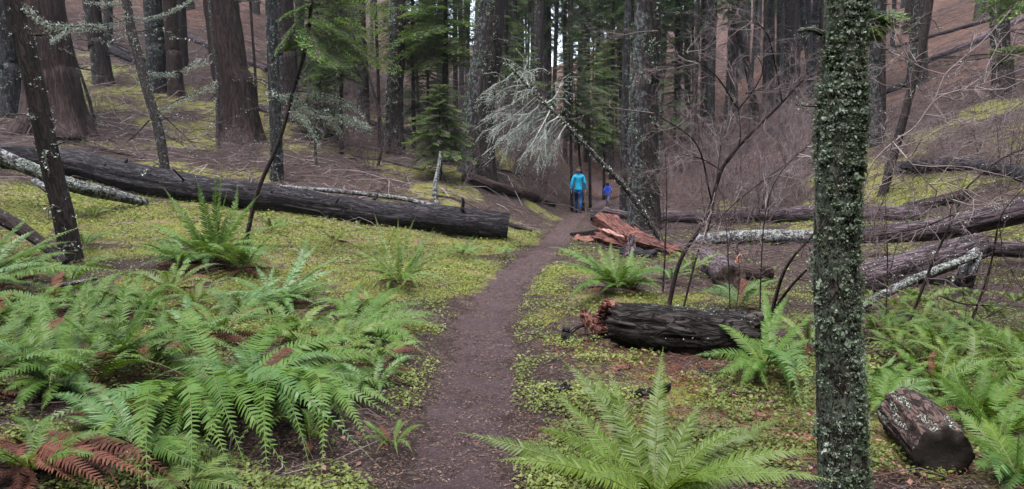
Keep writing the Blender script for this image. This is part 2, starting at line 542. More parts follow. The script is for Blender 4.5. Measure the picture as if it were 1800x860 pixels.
# leaves
M['fern'] = leafy("sword_fern_leaf", [(0.028, 0.070, 0.007), (0.058, 0.122, 0.012), (0.074, 0.140, 0.028), (0.112, 0.165, 0.012)], 0.50, 0.22, 0.25, 0.3)
M['fern_yellow'] = leafy("yellow_green_fern_leaf", [(0.055, 0.095, 0.010), (0.085, 0.140, 0.016), (0.125, 0.180, 0.025)], 0.5, 0.35, 0.3, 0.25)
M['fern_blue'] = leafy("blue_green_fern_leaf", [(0.034, 0.085, 0.014), (0.060, 0.132, 0.030), (0.085, 0.165, 0.050)], 0.44, 0.32, 0.2, 0.2)
M['fern_dead'] = leafy("dead_fern_leaf", [(0.055, 0.022, 0.016), (0.11, 0.042, 0.030), (0.17, 0.075, 0.048)], 0.8, 0.15, 0.1, 0.4)
M['rachis'] = plain("fern_stalk", (0.085, 0.10, 0.028), 0.6, 0.3, 0.3)
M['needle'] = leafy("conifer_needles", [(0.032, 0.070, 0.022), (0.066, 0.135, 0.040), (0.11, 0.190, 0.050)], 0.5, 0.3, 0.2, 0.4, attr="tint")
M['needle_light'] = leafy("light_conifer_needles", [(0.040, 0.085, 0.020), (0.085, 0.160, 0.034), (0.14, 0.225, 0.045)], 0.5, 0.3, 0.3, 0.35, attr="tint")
M['cover'] = leafy("ground_cover_leaf", [(0.035, 0.052, 0.010), (0.085, 0.112, 0.021), (0.140, 0.172, 0.038), (0.21, 0.235, 0.080)], 0.55, 0.3, 0.25, 0.2, attr="tint")
M['moss'] = leafy("moss", [(0.070, 0.080, 0.014), (0.165, 0.172, 0.030), (0.25, 0.25, 0.055)], 0.9, 0.1, 0.15, 0.3, attr="tint")
M['lichen'] = leafy("hanging_lichen", [(0.16, 0.19, 0.165), (0.33, 0.38, 0.34), (0.50, 0.55, 0.51)], 0.95, 0.08, 0.15, 0.35, attr="tint")
M['lichen_green'] = leafy("leafy_lichen", [(0.060, 0.085, 0.048), (0.15, 0.19, 0.14), (0.33, 0.38, 0.34)], 0.95, 0.08, 0.1, 0.4, attr="tint")
M['litter'] = leafy("leaf_litter", [(0.045, 0.028, 0.025), (0.11, 0.070, 0.058), (0.19, 0.125, 0.10), (0.30, 0.22, 0.18)], 0.85, 0.15, 0.05, 0.3, attr="tint")

# ------------------------------------------------------------------ ground
def spaced(fine_lo, fine_hi, step, lo, hi, grow):
    a = list(np.arange(fine_lo, fine_hi + 1e-6, step))
    s, v = step, a[-1]
    while v < hi:
        s *= grow; v += s; a.append(v)
    s, v = step, a[0]
    pre = []
    while v > lo:
        s *= grow; v -= s; pre.append(v)
    return np.array(pre[::-1] + a)

gx = spaced(-7.0, 7.5, 0.075, -100, 100, 1.045)
gy = spaced(2.5, 16.0, 0.075, -40, 150, 1.035)
X, Y = np.meshgrid(gx, gy)
Z = hgt(X, Y)
nx, ny = len(gx), len(gy)
i = np.arange(ny - 1)[:, None] * nx; j = np.arange(nx - 1)[None]
GF = np.stack([i + j, i + j + 1, i + nx + j + 1, i + nx + j], -1).reshape(-1, 4)

def moss_mask(x, y):
    u = path_x(y) - x
    m = 0.85 * ss(0.2, 0.8, u) * ss(8.5, 11.5, y) * (1 - ss(18.6, 20.5, y)) * (1 - ss(5, 12, u) * 0.4)
    m = np.maximum(m, 0.75 * ss(0.2, 0.6, u) * (1 - ss(1.2, 2.4, u)) * ss(14, 20, y) * (1 - ss(24.5, 28, y)))
    m = np.maximum(m, 0.40 * ss(19, 21, y) * (1 - ss(27, 40, y)) * ss(2, 4, u))
    m = np.maximum(m, 0.28 * ss(0.3, 0.7, np.abs(u)) * (1 - ss(9, 12, y)))
    m = np.maximum(m, 0.55 * ss(0.3, 0.7, -u) * (1 - ss(1.6, 3.0, -u)) * ss(7, 9, y) * (1 - ss(14, 17, y)))
    m = np.maximum(m, 0.50 * ss(5, 7, x) * (1 - ss(15, 19, x)) * ss(9, 13, y) * (1 - ss(22, 27, y)))
    n = fbm(x / 1.6, y / 1.6, 0, 4, 21)
    return np.clip(m + 0.95 * n * (m > 0.02), 0, 1)

def red_mask(x, y):
    u = path_x(y) - x
    r = 0.75 * ss(24, 36, y) * ss(-0.5, 5, -u) + 0.8 * ss(34, 42, y) * (1 - ss(3, 8, np.abs(u))) + 0.7 * ss(34, 46, y) * ss(6, 14, u)
    return np.clip(r + 0.35 * fbm(x / 3, y / 3, 0, 3, 31) * (r > 0.02), 0, 1)

m, nt, b = new_mat("forest_floor", 0.95, 0.1)
pos = nd(nt, 'ShaderNodeNewGeometry').outputs["Position"]
am = nd(nt, 'ShaderNodeAttribute', attribute_name="moss").outputs["Fac"]
ar = nd(nt, 'ShaderNodeAttribute', attribute_name="red").outputs["Fac"]
n_big = noise(nt, pos, 0.9, 6, 0.68)
n_slope = noise(nt, nd(nt, 'ShaderNodeMapping', {'Vector': pos, 'Scale': (1.0, 1.0, 3.0)}).outputs[0], 2.6, 8, 0.8)
n_mid = noise(nt, pos, 9.0, 6, 0.7)
n_fine = noise(nt, pos, 42.0, 5, 0.75)
vor = nd(nt, 'ShaderNodeTexVoronoi', {'Vector': pos, 'Scale': 55.0}).outputs["Color"]
vsep = nd(nt, 'ShaderNodeSeparateColor', {0: vor})
lit = mixc(nt, ramp(nt, n_fine, 0.35, 0.65), (0.015, 0.011, 0.010), (0.072, 0.052, 0.045))
lit = mixc(nt, mth(nt, 'MULTIPLY', mth(nt, 'GREATER_THAN', vsep.outputs[0], 0.80), 0.6), lit, (0.19, 0.14, 0.125))
lit = mixc(nt, mth(nt, 'MULTIPLY', ramp(nt, n_big, 0.42, 0.62), 0.45), lit, (0.036, 0.026, 0.028))
redc = mixc(nt, ramp(nt, n_fine, 0.35, 0.65), (0.058, 0.030, 0.024), (0.165, 0.085, 0.064))
redc = mixc(nt, mth(nt, 'MULTIPLY', mth(nt, 'GREATER_THAN', vsep.outputs[1], 0.82), 0.5), redc, (0.22, 0.14, 0.115))
col = mixc(nt, mth(nt, 'MULTIPLY', ar, ramp(nt, n_mid, 0.25, 0.5)), lit, redc)
n_s2 = noise(nt, pos, 0.75, 8, 0.75)
col = mixc(nt, mth(nt, 'MULTIPLY', ramp(nt, n_s2, 0.46, 0.58), 0.55), col, (0.030, 0.020, 0.018))
col = mixc(nt, mth(nt, 'MULTIPLY', ramp(nt, n_slope, 0.42, 0.58), 0.72), col, (0.026, 0.017, 0.017))
mosc = mixc(nt, ramp(nt, n_fine, 0.35, 0.68), (0.050, 0.060, 0.012), (0.185, 0.200, 0.040))
mosc = mixc(nt, mth(nt, 'MULTIPLY', ramp(nt, n_mid, 0.45, 0.65), 0.5), mosc, (0.205, 0.205, 0.060))
straw = noise(nt, pos, 2.6, 6, 0.7)
mosc = mixc(nt, mth(nt, 'MULTIPLY', ramp(nt, straw, 0.44, 0.60), 0.85), mosc, (0.155, 0.120, 0.078))
mk = ramp(nt, mth(nt, 'ADD', mth(nt, 'ADD', am, mth(nt, 'MULTIPLY', mth(nt, 'SUBTRACT', n_mid, 0.5), 1.6)), mth(nt, 'MULTIPLY', mth(nt, 'SUBTRACT', n_fine, 0.5), 1.4)), 0.28, 0.85, 0.0, 0.9)
col = mixc(nt, mk, col, mosc)
nt.links.new(col, b.inputs["Base Color"])
bp = nd(nt, 'ShaderNodeBump', {'Strength': 0.9, 'Distance': 0.035, 'Height': mth(nt, 'ADD', n_fine, mth(nt, 'MULTIPLY', n_mid, 1.2))})
nt.links.new(bp.outputs[0], b.inputs["Normal"])
M['ground'] = m
go = link("ground", build_mesh("ground", [(np.stack([X, Y, Z], -1).reshape(-1, 3), GF)], M['ground'], True,
          {"moss": ('POINT', moss_mask(X, Y).ravel()), "red": ('POINT', red_mask(X, Y).ravel())}))
tag(go, "mossy forest floor with brown litter sloping up on both sides", "ground", kind="structure")

# the trail: a trodden strip of dark earth with ragged edges
py_ = np.concatenate([np.arange(-8, 2.5, 0.25), np.arange(2.5, 20, 0.05), np.arange(20, 58, 0.12)])
q = np.linspace(-1, 1, 23)
W = 0.385 + 0.05 * fbm(py_ / 1.3, 3.3, 0, 3, 61)
cx = path_x(py_) + 0.03 * fbm(py_ / 0.8, 9.1, 0, 2, 62)
PX = cx[:, None] + W[:, None] * q[None]; PY = py_[:, None] + 0 * q[None]
PZ = hgt(PX, PY) + 0.018 - 0.050 * np.abs(q[None]) ** 3 + 0.012 * fbm(PX / 0.16, PY / 0.16, 0, 3, 63) * (np.abs(q[None]) > 0.45) + 0.005 * fbm(PX / 0.06, PY / 0.06, 0, 2, 64) + 0.016 * fbm(PX / 0.20, PY / 0.26, 0, 3, 65)
n_, m_ = len(py_), len(q)
i = np.arange(n_ - 1)[:, None] * m_; j = np.arange(m_ - 1)[None]
PF = np.stack([i + j, i + j + 1, i + m_ + j + 1, i + m_ + j], -1).reshape(-1, 4)
m, nt, b = new_mat("trail_earth", 0.9, 0.22)
pos = nd(nt, 'ShaderNodeNewGeometry').outputs["Position"]
nf = noise(nt, pos, 60.0, 6, 0.8); nm = noise(nt, pos, 7.0, 5, 0.65); nb = noise(nt, pos, 1.3, 3)
vor = nd(nt, 'ShaderNodeTexVoronoi', {'Vector': pos, 'Scale': 75.0}).outputs["Color"]
vsep = nd(nt, 'ShaderNodeSeparateColor', {0: vor})
col = mixc(nt, ramp(nt, nf, 0.32, 0.68), (0.024, 0.015, 0.017), (0.086, 0.054, 0.061))
col = mixc(nt, mth(nt, 'MULTIPLY', ramp(nt, nm, 0.45, 0.7), 0.45), col, (0.034, 0.021, 0.023))
col = mixc(nt, mth(nt, 'MULTIPLY', ramp(nt, nb, 0.5, 0.72), 0.4), col, (0.085, 0.062, 0.070))
col = mixc(nt, mth(nt, 'MULTIPLY', mth(nt, 'GREATER_THAN', vsep.outputs[0], 0.93), 0.35), col, (0.15, 0.105, 0.095))
dmp = ramp(nt, noise(nt, pos, 2.4, 5, 0.7), 0.46, 0.62)
col = mixc(nt, mth(nt, 'MULTIPLY', dmp, 0.5), col, (0.034, 0.020, 0.021))
nt.links.new(mth(nt, 'SUBTRACT', 0.92, mth(nt, 'MULTIPLY', dmp, 0.25)), b.inputs["Roughness"])
nt.links.new(col, b.inputs["Base Color"])
bp = nd(nt, 'ShaderNodeBump', {'Strength': 1.0, 'Distance': 0.03, 'Height': mth(nt, 'ADD', nf, mth(nt, 'MULTIPLY', nm, 1.6))})
nt.links.new(bp.outputs[0], b.inputs["Normal"])
po = link("path", build_mesh("path", [(np.stack([PX, PY, PZ], -1).reshape(-1, 3), PF)], m))
tag(po, "narrow dark brown dirt trail winding away into the woods", "path", kind="structure")

# ------------------------------------------------------------------ conifer foliage
def spray(L, nside, rg, sub=6, leaf=0.05, droop=0.25, width=0.36, up=0.0):
    """one flat conifer bough along +X: axis, side twigs, needle-clad twiglets -> (V, F, tint) and wood sticks"""
    t = (np.arange(nside) + 0.6) / nside
    ax = lambda t: np.stack([L * t, 0 * t, up * L * t - droop * L * t ** 2], -1)
    C, D, S, sz, tint = [], [], [], [], []
    w0, w1 = [], []
    for s in (-1, 1):
        for ti in t:
            o = ax(np.array([ti]))[0]
            ln = L * width * (1 - ti) ** 0.7 * (0.35 + 0.65 * min(1, ti / 0.25)) * rg.uniform(0.7, 1.15) + leaf
            d = np.array([0.75, s * 0.8, rg.uniform(-0.28, 0.12)]); d /= np.linalg.norm(d)
            w0.append(o); w1.append(o + d * ln)
            k = max(2, int(sub * ln / (L * width) + 1))
            for a in range(k):
                f = (a + 0.7) / k
                p = o + d * ln * f + np.array([0, 0, -0.12 * ln * f * f])
                for s2 in (-1, 1):
                    e = d * 0.7 + s2 * np.cross(d, [0, 0, 1]) * 0.75 + np.array([0, 0, rg.uniform(-0.35, 0.15)])
                    e /= np.linalg.norm(e)
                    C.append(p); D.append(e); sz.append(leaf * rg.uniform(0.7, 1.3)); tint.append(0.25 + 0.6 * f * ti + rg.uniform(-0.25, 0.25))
    C, D, sz = np.array(C), np.array(D), np.array(sz)
    n = len(C)
    Wd = nrm(np.cross(D, [0, 0, 1.0]) + rg.normal(0, 0.25, (n, 3))) * sz[:, None] * 0.24
    E = C + D * sz[:, None] * 1.5
    Mi = C + D * sz[:, None] * 0.7
    V = np.stack([C, Mi + Wd, E, Mi - Wd], 1).reshape(-1, 3)
    Fq = np.arange(n)[:, None] * 4 + np.arange(4)[None]
    a = ax(np.linspace(0, 1, 7))
    w0 = np.vstack([w0, a[:-1]]); w1 = np.vstack([w1, a[1:]])
    return (V, Fq, np.array(tint)), (w0, w1)

def rot_place(V, az, el, roll, o):
    ce, se, ca, sa, cr, sr = math.cos(el), math.sin(el), math.cos(az), math.sin(az), math.cos(roll), math.sin(roll)
    Rx = np.array([[1, 0, 0], [0, cr, -sr], [0, sr, cr]]); Ry = np.array([[ce, 0, -se], [0, 1, 0], [se, 0, ce]]); Rz = np.array([[ca, -sa, 0], [sa, ca, 0], [0, 0, 1]])
    return V @ (Rz @ Ry @ Rx).T + o

def crown(z0, z1, rmax, nb, rg, nside=7, sub=4, leaf=0.06, shape=0.8, droop=0.25, base_el=0.15, gap=0.25, rmin=0.2):
    """a conifer crown between z0 and z1 round the Z axis"""
    lib = [spray(1.0, nside, rg, sub, leaf, droop) for _ in range(5)]
    VV, TT, W0, W1 = [], [], [], []
    for k in range(nb):
        t = (k + rg.uniform(0, 1)) / nb
        if rg.uniform() < gap: continue
        z = z0 + (z1 - z0) * t
        r = rmax * (rmin + (1 - rmin) * (1 - t) ** shape * min(1, 0.55 + 2.2 * t)) * rg.uniform(0.6, 1.15)
        (V, Fq, ti), (a, b_) = lib[rg.integers(5)]
        az = k * 2.39996 + rg.uniform(-0.4, 0.4); el = base_el * (2 * t - 0.6) + rg.uniform(-0.18, 0.18); ro = rg.uniform(-0.35, 0.35)
        o = np.array([0, 0, z])
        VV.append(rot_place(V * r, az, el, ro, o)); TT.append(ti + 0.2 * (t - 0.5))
        W0.append(rot_place(a * r, az, el, ro, o)); W1.append(rot_place(b_ * r, az, el, ro, o))
    V = np.vstack(VV); n = len(V) // 4
    return (V, np.arange(n)[:, None] * 4 + np.arange(4)[None], np.concatenate(TT)), (np.vstack(W0), np.vstack(W1))

def foliage_mesh(name, fol, wood, wr, mat, wmat):
    V, Fq, ti = fol
    Vs, Fs, _ = sticks(wood[0], wood[1], wr, wr * 0.4, 3)
    tt = np.concatenate([ti, np.zeros(len(Fs))])
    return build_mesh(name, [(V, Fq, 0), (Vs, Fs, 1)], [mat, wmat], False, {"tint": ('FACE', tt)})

cg = np.random.default_rng(11)
canopy = []
for k in range(4):
    f_, w_ = crown(9.0, 24.0, 3.2, 90, cg, 8, 4, 0.11, 0.75, 0.3, gap=0.42)
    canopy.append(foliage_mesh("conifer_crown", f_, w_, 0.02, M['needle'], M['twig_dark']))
low_crown = []
for k in range(4):
    f_, w_ = crown(6.0, 21.0, 2.2, 110, cg, 8, 4, 0.10, 0.75, 0.3, gap=0.48)
    low_crown.append(foliage_mesh("conifer_crown", f_, w_, 0.02, M['needle'], M['twig_dark']))

# ------------------------------------------------------------------ standing trees seen one by one
def lean_line(root, p_lo, p_hi, h):
    """straight line of the stem from the root through the two picture points at the root's distance, up to height h"""
    d = nrm(p_hi - p_lo)
    return root + d * ((h) / max(d[2], 0.3))

def stem_pts(base, pxs, d, top_h):
    """polyline: ground point, then picture points at depth d, then straight on up to top_h above the ground"""
    pts = [base - np.array([0, 0, 0.35])] + [P(a, b_, d) for a, b_ in pxs]
    if pts[-1][2] < base[2] + top_h:
        dirn = nrm(pts[-1] - pts[-2]); dirn = nrm(dirn * 0.7 + np.array([0, 0, 0.5]))
        pts.append(pts[-1] + dirn * (base[2] + top_h - pts[-1][2]) / max(dirn[2], 0.2))
    return np.array(pts)

def tree(name, label, cat, base_px, pxs, wpx, mat, top_h=20, taper=0.45, flare=0.5, seg=36, rough=0.05, d=None, crown_k=None, group=None, seed=None, limbs=0, limb_len=1.2, flare_len=0.7, wood='dead', lich=0, zoff=None):
    seed = seed if seed is not None else int(base_px[0])
    rg = np.random.default_rng(seed)
    base = G(*base_px) if d is None else P(base_px[0], base_px[1], d)
    d = base[1]
    if zoff is None: base[2] = H(base[0], base[1])
    pts = stem_pts(base, pxs, d, top_h)
    p2, s = resample(pts, max(24, int(top_h * 5)))
    r0 = 0.84 * wpx / F * d / 2
    rad = r0 * (1 - (1 - taper) * (s / s[-1]))
    V, Fs, bk = tube(p2, rad, seg, None, rough, 7, 1.6, seed, True, flare, flare_len)
    root = thing(name, label, cat, base, group)
    part("trunk", root, [(V, Fs)], mat, True, {"bk": ('POINT', bk)})
    if limbs:                                                # short dead limbs low on the stem
        aa, bb = [], []
        for k in range(limbs):
            a, b_, rr = [], [], []
            f = rg.uniform(0.06, 0.5)
            o = p2[int(f * (len(p2) - 1))]
            az = rg.uniform(0, 2 * math.pi)
            dr = np.array([math.cos(az), math.sin(az), rg.uniform(-0.45, 0.25)])
            ln = limb_len * rg.uniform(0.3, 1.0); r = r0 * 0.07 + 0.006
            pA = o + dr * r0 * 0.6
            for q_ in range(4):
                pB = pA + nrm(dr + rg.normal(0, 0.18, 3)) * ln / 4
                a.append(pA); b_.append(pB); rr.append(r * (1 - q_ / 5))
                for _ in range(2):
                    a.append(pB); b_.append(pB + nrm(dr + rg.normal(0, 0.7, 3)) * ln * rg.uniform(0.1, 0.3)); rr.append(r * 0.4)
                pA = pB; dr = dr + np.array([0, 0, -0.08])
            rr = np.array(rr)
            Vs, Fq, bks = sticks(a, b_, rr, rr * 0.6, 4)
            part("dead_branch", root, [(Vs, Fq)], M[wood], True, {"bk": ('POINT', bks)})
            aa += a; bb += b_
        a, b_ = np.array(aa), np.array(bb)
        if lich:
            idx = rg.integers(len(a), size=lich); f = rg.uniform(0, 1, (lich, 1))
            C = a[idx] * (1 - f) + b_[idx] * f + rg.normal(0, 0.012, (lich, 3)) - np.array([0, 0, 0.015])
            Vf, Ff = flakes(C, rg.uniform(0.012, 0.035, lich), None, 0, 0.5, rg)
            part_stuff("lichen", root, [(Vf, Ff)], M['lichen'], False, {"tint": ('FACE', rg.uniform(0, 1, lich))})
    if crown_k is not None:
        c = link("crown", canopy[crown_k % 4], root)
        top = p2[-1] - base
        c.location = (top[0] * 0.8, top[1] * 0.8, 0); c.rotation_euler = (0, 0, rg.uniform(0, 6)); c.scale = (1, 1, top_h / 24.0 * 1.05)
    return root, p2, rad

T = {}
T['h6'] = tree("conifer_tree", "broad brown old fir at the far left whose fluted base wears green moss", "tree", (95, 226), [(90, 140), (72, 0)], 96, M['fir_brown'], 22, 0.5, 0.75, 48, 0.09, crown_k=0, flare_len=1.0, limbs=10, lich=160)
T['h6b'] = tree("conifer_tree", "blue-grey lichened fir peeking from behind the thin leaning tree at the left edge", "tree", (22, 205), [(18, 120), (5, 0)], 40, M['fir_blue'], 22, 0.5, 0.4, 28)
T['h7'] = tree("conifer_tree", "leaning grey fir trunk behind the lichen draped branch in the upper left", "tree", (182, 146), [(172, 70), (160, 0)], 36, M['fir'], 22, 0.5, 0.4, 28, limbs=22, limb_len=2.2, lich=500)
T['h5a'] = tree("conifer_tree", "green-grey lichened fir, left one of the touching pair on the left slope", "tree", (276, 158), [(274, 80), (268, 0)], 38, M['fir_blue'], 24, 0.6, 0.3, 32)
T['h5b'] = tree("conifer_tree", "dark bare-barked fir, right one of the touching pair on the left slope", "tree", (309, 166), [(305, 90), (298, 0)], 30, M['fir_brown'], 24, 0.6, 0.35, 32)
T['h4'] = tree("conifer_tree", "thick reddish brown fir with deeply furrowed bark standing alone on the left slope", "tree", (422, 246), [(412, 150), (388, 0)], 72, M['fir_brown'], 24, 0.62, 0.55, 56, 0.09, flare_len=0.9, limbs=14, lich=260)
T['h8'] = tree("conifer_tree", "slim pale grey lichened trunk rising from behind the long fallen log", "tree", (487, 322), [(484, 200), (476, 0)], 25, M['fir_blue'], 20, 0.7, 0.25, 28, 0.03, d=20.6, limbs=8, lich=120)
T['h8b'] = tree("conifer_tree", "dark fir trunk close behind the slim grey lichened one", "tree", (508, 190), [(506, 100), (500, 0)], 38, M['fir'], 24, 0.6, 0.35, 32, crown_k=3)
T['h9'] = tree("conifer_tree", "thin dark trunk left of the two-toned fir, half hidden by light green boughs", "tree", (640, 232), [(637, 120), (632, 0)], 25, M['fir'], 22, 0.6, 0.3, 24)
T['h3'] = tree("conifer_tree", "two-toned fir with a lichened left side behind the young green conifers", "tree", (693, 268), [(694, 150), (700, 0)], 34, M['fir_lichen'], 24, 0.7, 0.6, 36, 0.06, limbs=8, lich=80)
T['h2'] = tree("conifer_tree", "big leaning fir left of the trail, grey lichened left side, bare brown right side", "tree", (836, 306), [(846, 150), (864, 0)], 60, M['fir_lichen'], 24, 0.72, 0.55, 56, 0.07, flare_len=1.0, limbs=18, lich=300)
T['h10'] = tree("conifer_tree", "straight dark trunk above the tip of the leaning dead sapling", "tree", (946, 262), [(946, 120), (948, 0)], 21, M['fir'], 24, 0.7, 0.3, 24, d=41)
T['h1'] = tree("conifer_tree", "stout fir right of the trail, thickly scaled with blue-grey lichen", "tree", (1133, 400), [(1132, 300), (1134, 150), (1139, 0)], 60, M['fir_lichen'], 24, 0.66, 0.35, 64, 0.06, d=20.5, flare_len=0.8, limbs=14, lich=300)
T['h1b'] = tree("conifer_tree", "slim grey trunk just left of the stout lichen scaled fir", "tree", (1096, 368), [(1098, 200), (1104, 0)], 16, M['fir_blue'], 22, 0.6, 0.2, 20, 0.03, d=24.5)
T['h11'] = tree("conifer_tree", "dark straight trunk on the reddish slope with a curl of orange bark", "tree", (1240, 210), [(1240, 100), (1243, 0)], 20, M['fir'], 22, 0.7, 0.25, 24)
T['h12'] = tree("conifer_tree", "bent slender dark trunk leaning over the reddish slope", "tree", (1333, 216), [(1322, 160), (1308, 90), (1284, 0)], 15, M['dark_stem'], 15, 0.7, 0.2, 20, 0.03)
T['h13'] = tree("conifer_tree", "broad furrowed fir left of the leaning lichened pole on the right slope", "tree", (1382, 184), [(1382, 100), (1384, 0)], 36, M['fir'], 24, 0.7, 0.3, 32, crown_k=3, limbs=8)
T['h14'] = tree("conifer_tree", "slim leaning pole blotched with pale lichen close left of the mossy foreground trunk", "tree", (1428, 176), [(1420, 90), (1410, 0)], 13, M['fir_blue'], 20, 0.7, 0.2, 20, 0.03, limbs=6, lich=100)
T['h15'] = tree("conifer_tree", "grey fir trunk emerging just right of the mossy foreground trunk", "tree", (1542, 252), [(1543, 120), (1545, 0)], 32, M['fir_lichen'], 24, 0.7, 0.35, 32, limbs=10, lich=60)
T['h16'] = tree("conifer_tree", "grey fir behind the crossing dark leaner on the right slope", "tree", (1612, 150), [(1614, 80), (1618, 0)], 36, M['fir'], 24, 0.7, 0.35, 32, crown_k=1)
T['h17'] = tree("dead_tree", "dark mossy leaning stem that crosses in front of a grey fir on the right slope", "tree", (1545, 345), [(1588, 210), (1610, 120), (1634, 0)], 17, M['dark_stem'], 15, 0.8, 0.3, 20, 0.04, limbs=10, limb_len=1.6, lich=160)
T['h18'] = tree("conifer_tree", "fir with mossy foot at the right edge of the upper slope", "tree", (1764, 165), [(1762, 90), (1757, 0)], 37, M['fir'], 24, 0.7, 0.4, 32, crown_k=2, limbs=16, limb_len=2.4, lich=200)
def scales(root, p2, rad, n, zmax, bias, rg, sz=(0.015, 0.04), mat='lichen_green', thr=0.15, ti=0.5):
    T_, A_, B_ = frames(p2)
    ii = np.nonzero(p2[:, 2] - p2[0, 2] < zmax)[0]
    i_ = rg.choice(ii, n); th = rg.uniform(0, 2 * math.pi, n)
    f_ = rg.uniform(0, 1, (n, 1)); i2 = np.minimum(i_ + 1, len(p2) - 1)
    c_ = p2[i_] * (1 - f_) + p2[i2] * f_
    nv = np.cos(th)[:, None] * A_[i_] + np.sin(th)[:, None] * B_[i_]
    q_ = vn(nv[:, 0] * 2.2, nv[:, 1] * 2.2, c_[:, 2] * 2.5, 171) + 0.6 * vn(nv[:, 0] * 6, nv[:, 1] * 6, c_[:, 2] * 7, 172) + nv @ np.array(bias)
    k_ = q_ > thr
    nv, C = nv[k_], (c_ + nv * rad[i_][:, None] * 1.01)[k_]
    kk = 5
    C = np.repeat(C, kk, 0); N_ = np.repeat(nv, kk, 0)
    C = C + rg.normal(0, sz[1] * 0.8, C.shape) + N_ * rg.uniform(-0.01, 0.03, (len(C), 1))
    Vf, Ff = flakes(C, rg.uniform(sz[0], sz[1], len(C)), N_, 0.5, 0.7, rg)
    part_stuff("lichen", root, [(Vf, Ff)], M[mat], False, {"tint": ('FACE', np.clip(rg.normal(ti, 0.28, len(C)), 0, 1))})
scales(*T['h1'], 3000, 9, (0.1, -0.1, 0), np.random.default_rng(1), (0.012, 0.032), thr=0.32, ti=0.38)
scales(*T['h2'], 2600, 9, (-0.5, -0.1, 0), np.random.default_rng(2), (0.012, 0.03), thr=0.35, ti=0.38)
scales(*T['h8'], 900, 8, (-0.1, -0.1, 0), np.random.default_rng(3), (0.01, 0.025))
scales(*T['h3'], 1300, 8, (-0.5, -0.1, 0), np.random.default_rng(4), (0.015, 0.035))
T['s1'] = tree("dead_sapling", "thin lichened dead sapling touching the left side of the thick reddish fir", "dead tree", (383, 262), [(382, 150), (368, 0)], 8, M['dead'], 9, 0.7, 0.1, 12, 0.03, limbs=7, limb_len=1.2, lich=200)
T['s2'] = tree("dead_sapling", "pale leaning dead stick below the leaning grey fir in the upper left", "dead tree", (172, 222), [(155, 170), (130, 95)], 7, M['dead'], 3.4, 0.6, 0.1, 12, 0.03, limbs=4, limb_len=0.8, lich=160)
T['s3'] = tree("pole_sapling", "straight thin bare pole just right of the thick reddish fir", "tree", (456, 250), [(448, 120), (440, 0)], 6, M['dark_stem'], 10, 0.7, 0.1, 12, 0.03, limbs=4, limb_len=0.8)
T['s4'] = tree("pole_sapling", "thin bare pole left of the slim grey lichened trunk, higher on the slope", "tree", (432, 118), [(424, 60), (414, 0)], 9, M['dark_stem'], 11, 0.7, 0.1, 12, 0.03)
T['s5'] = tree("dead_sapling", "short crooked dead sapling behind the lichened side branches of the slanting stem", "dead tree", (556, 292), [(553, 240), (545, 170)], 6, M['dead'], 4, 0.5, 0.1, 12, 0.03, limbs=6, limb_len=0.9, lich=120)
T['s6'] = tree("pole_sapling", "dark thin pole beside the wall of young conifers left of the big leaning fir", "tree", (660, 290), [(672, 235), (648, 130), (625, 75)], 7, M['dark_stem'], 4.2, 0.5, 0.1, 12, 0.03)
T['s7'] = tree("pole_sapling", "slim dark pole rising just left of the two-toned fir", "tree", (668, 262), [(664, 120), (660, 0)], 7, M['dark_stem'], 12, 0.7, 0.1, 12, 0.03, limbs=6, limb_len=0.8)
T['s8'] = tree("pole_sapling", "slim pole on the reddish slope left of the dark trunk with orange bark", "tree", (1206, 232), [(1206, 100), (1204, 0)], 8, M['dark_stem'], 14, 0.7, 0.1, 12, 0.03)
# thin leaning foreground trees on the left
T['t1'] = tree("leaning_tree", "dark crooked slender tree leaning left above the ferns at the left", "tree", (132, 462), [(112, 380), (92, 300), (66, 180), (42, 70), (22, 0)], 40, M['dark_stem'], 9, 0.85, 0.25, 28, 0.06, limbs=7, limb_len=1.0, lich=140)
T['t2'] = tree("leaning_tree", "thin dead leaning stem with lichened side branches before the long log", "tree", (296, 340), [(283, 250), (262, 170), (240, 90), (222, 0)], 20, M['dead'], 9, 0.8, 0.2, 20, 0.05, limbs=8, limb_len=1.4, lich=260)
T['t3'] = tree("leaning_tree", "thin dark stem slanting right out of the tall fern clump into light green boughs", "tree", (422, 432), [(452, 340), (490, 250), (518, 150), (536, 90), (548, 0)], 9, M['dark_stem'], 7, 0.7, 0.2, 14, 0.04)

scales(*T['t1'], 420, 4, (0.2, -0.1, 0), np.random.default_rng(6), (0.006, 0.016), 'lichen', 0.35)
scales(*T['t2'], 500, 6, (0.0, -0.1, 0), np.random.default_rng(7), (0.006, 0.018), 'lichen', 0.2)

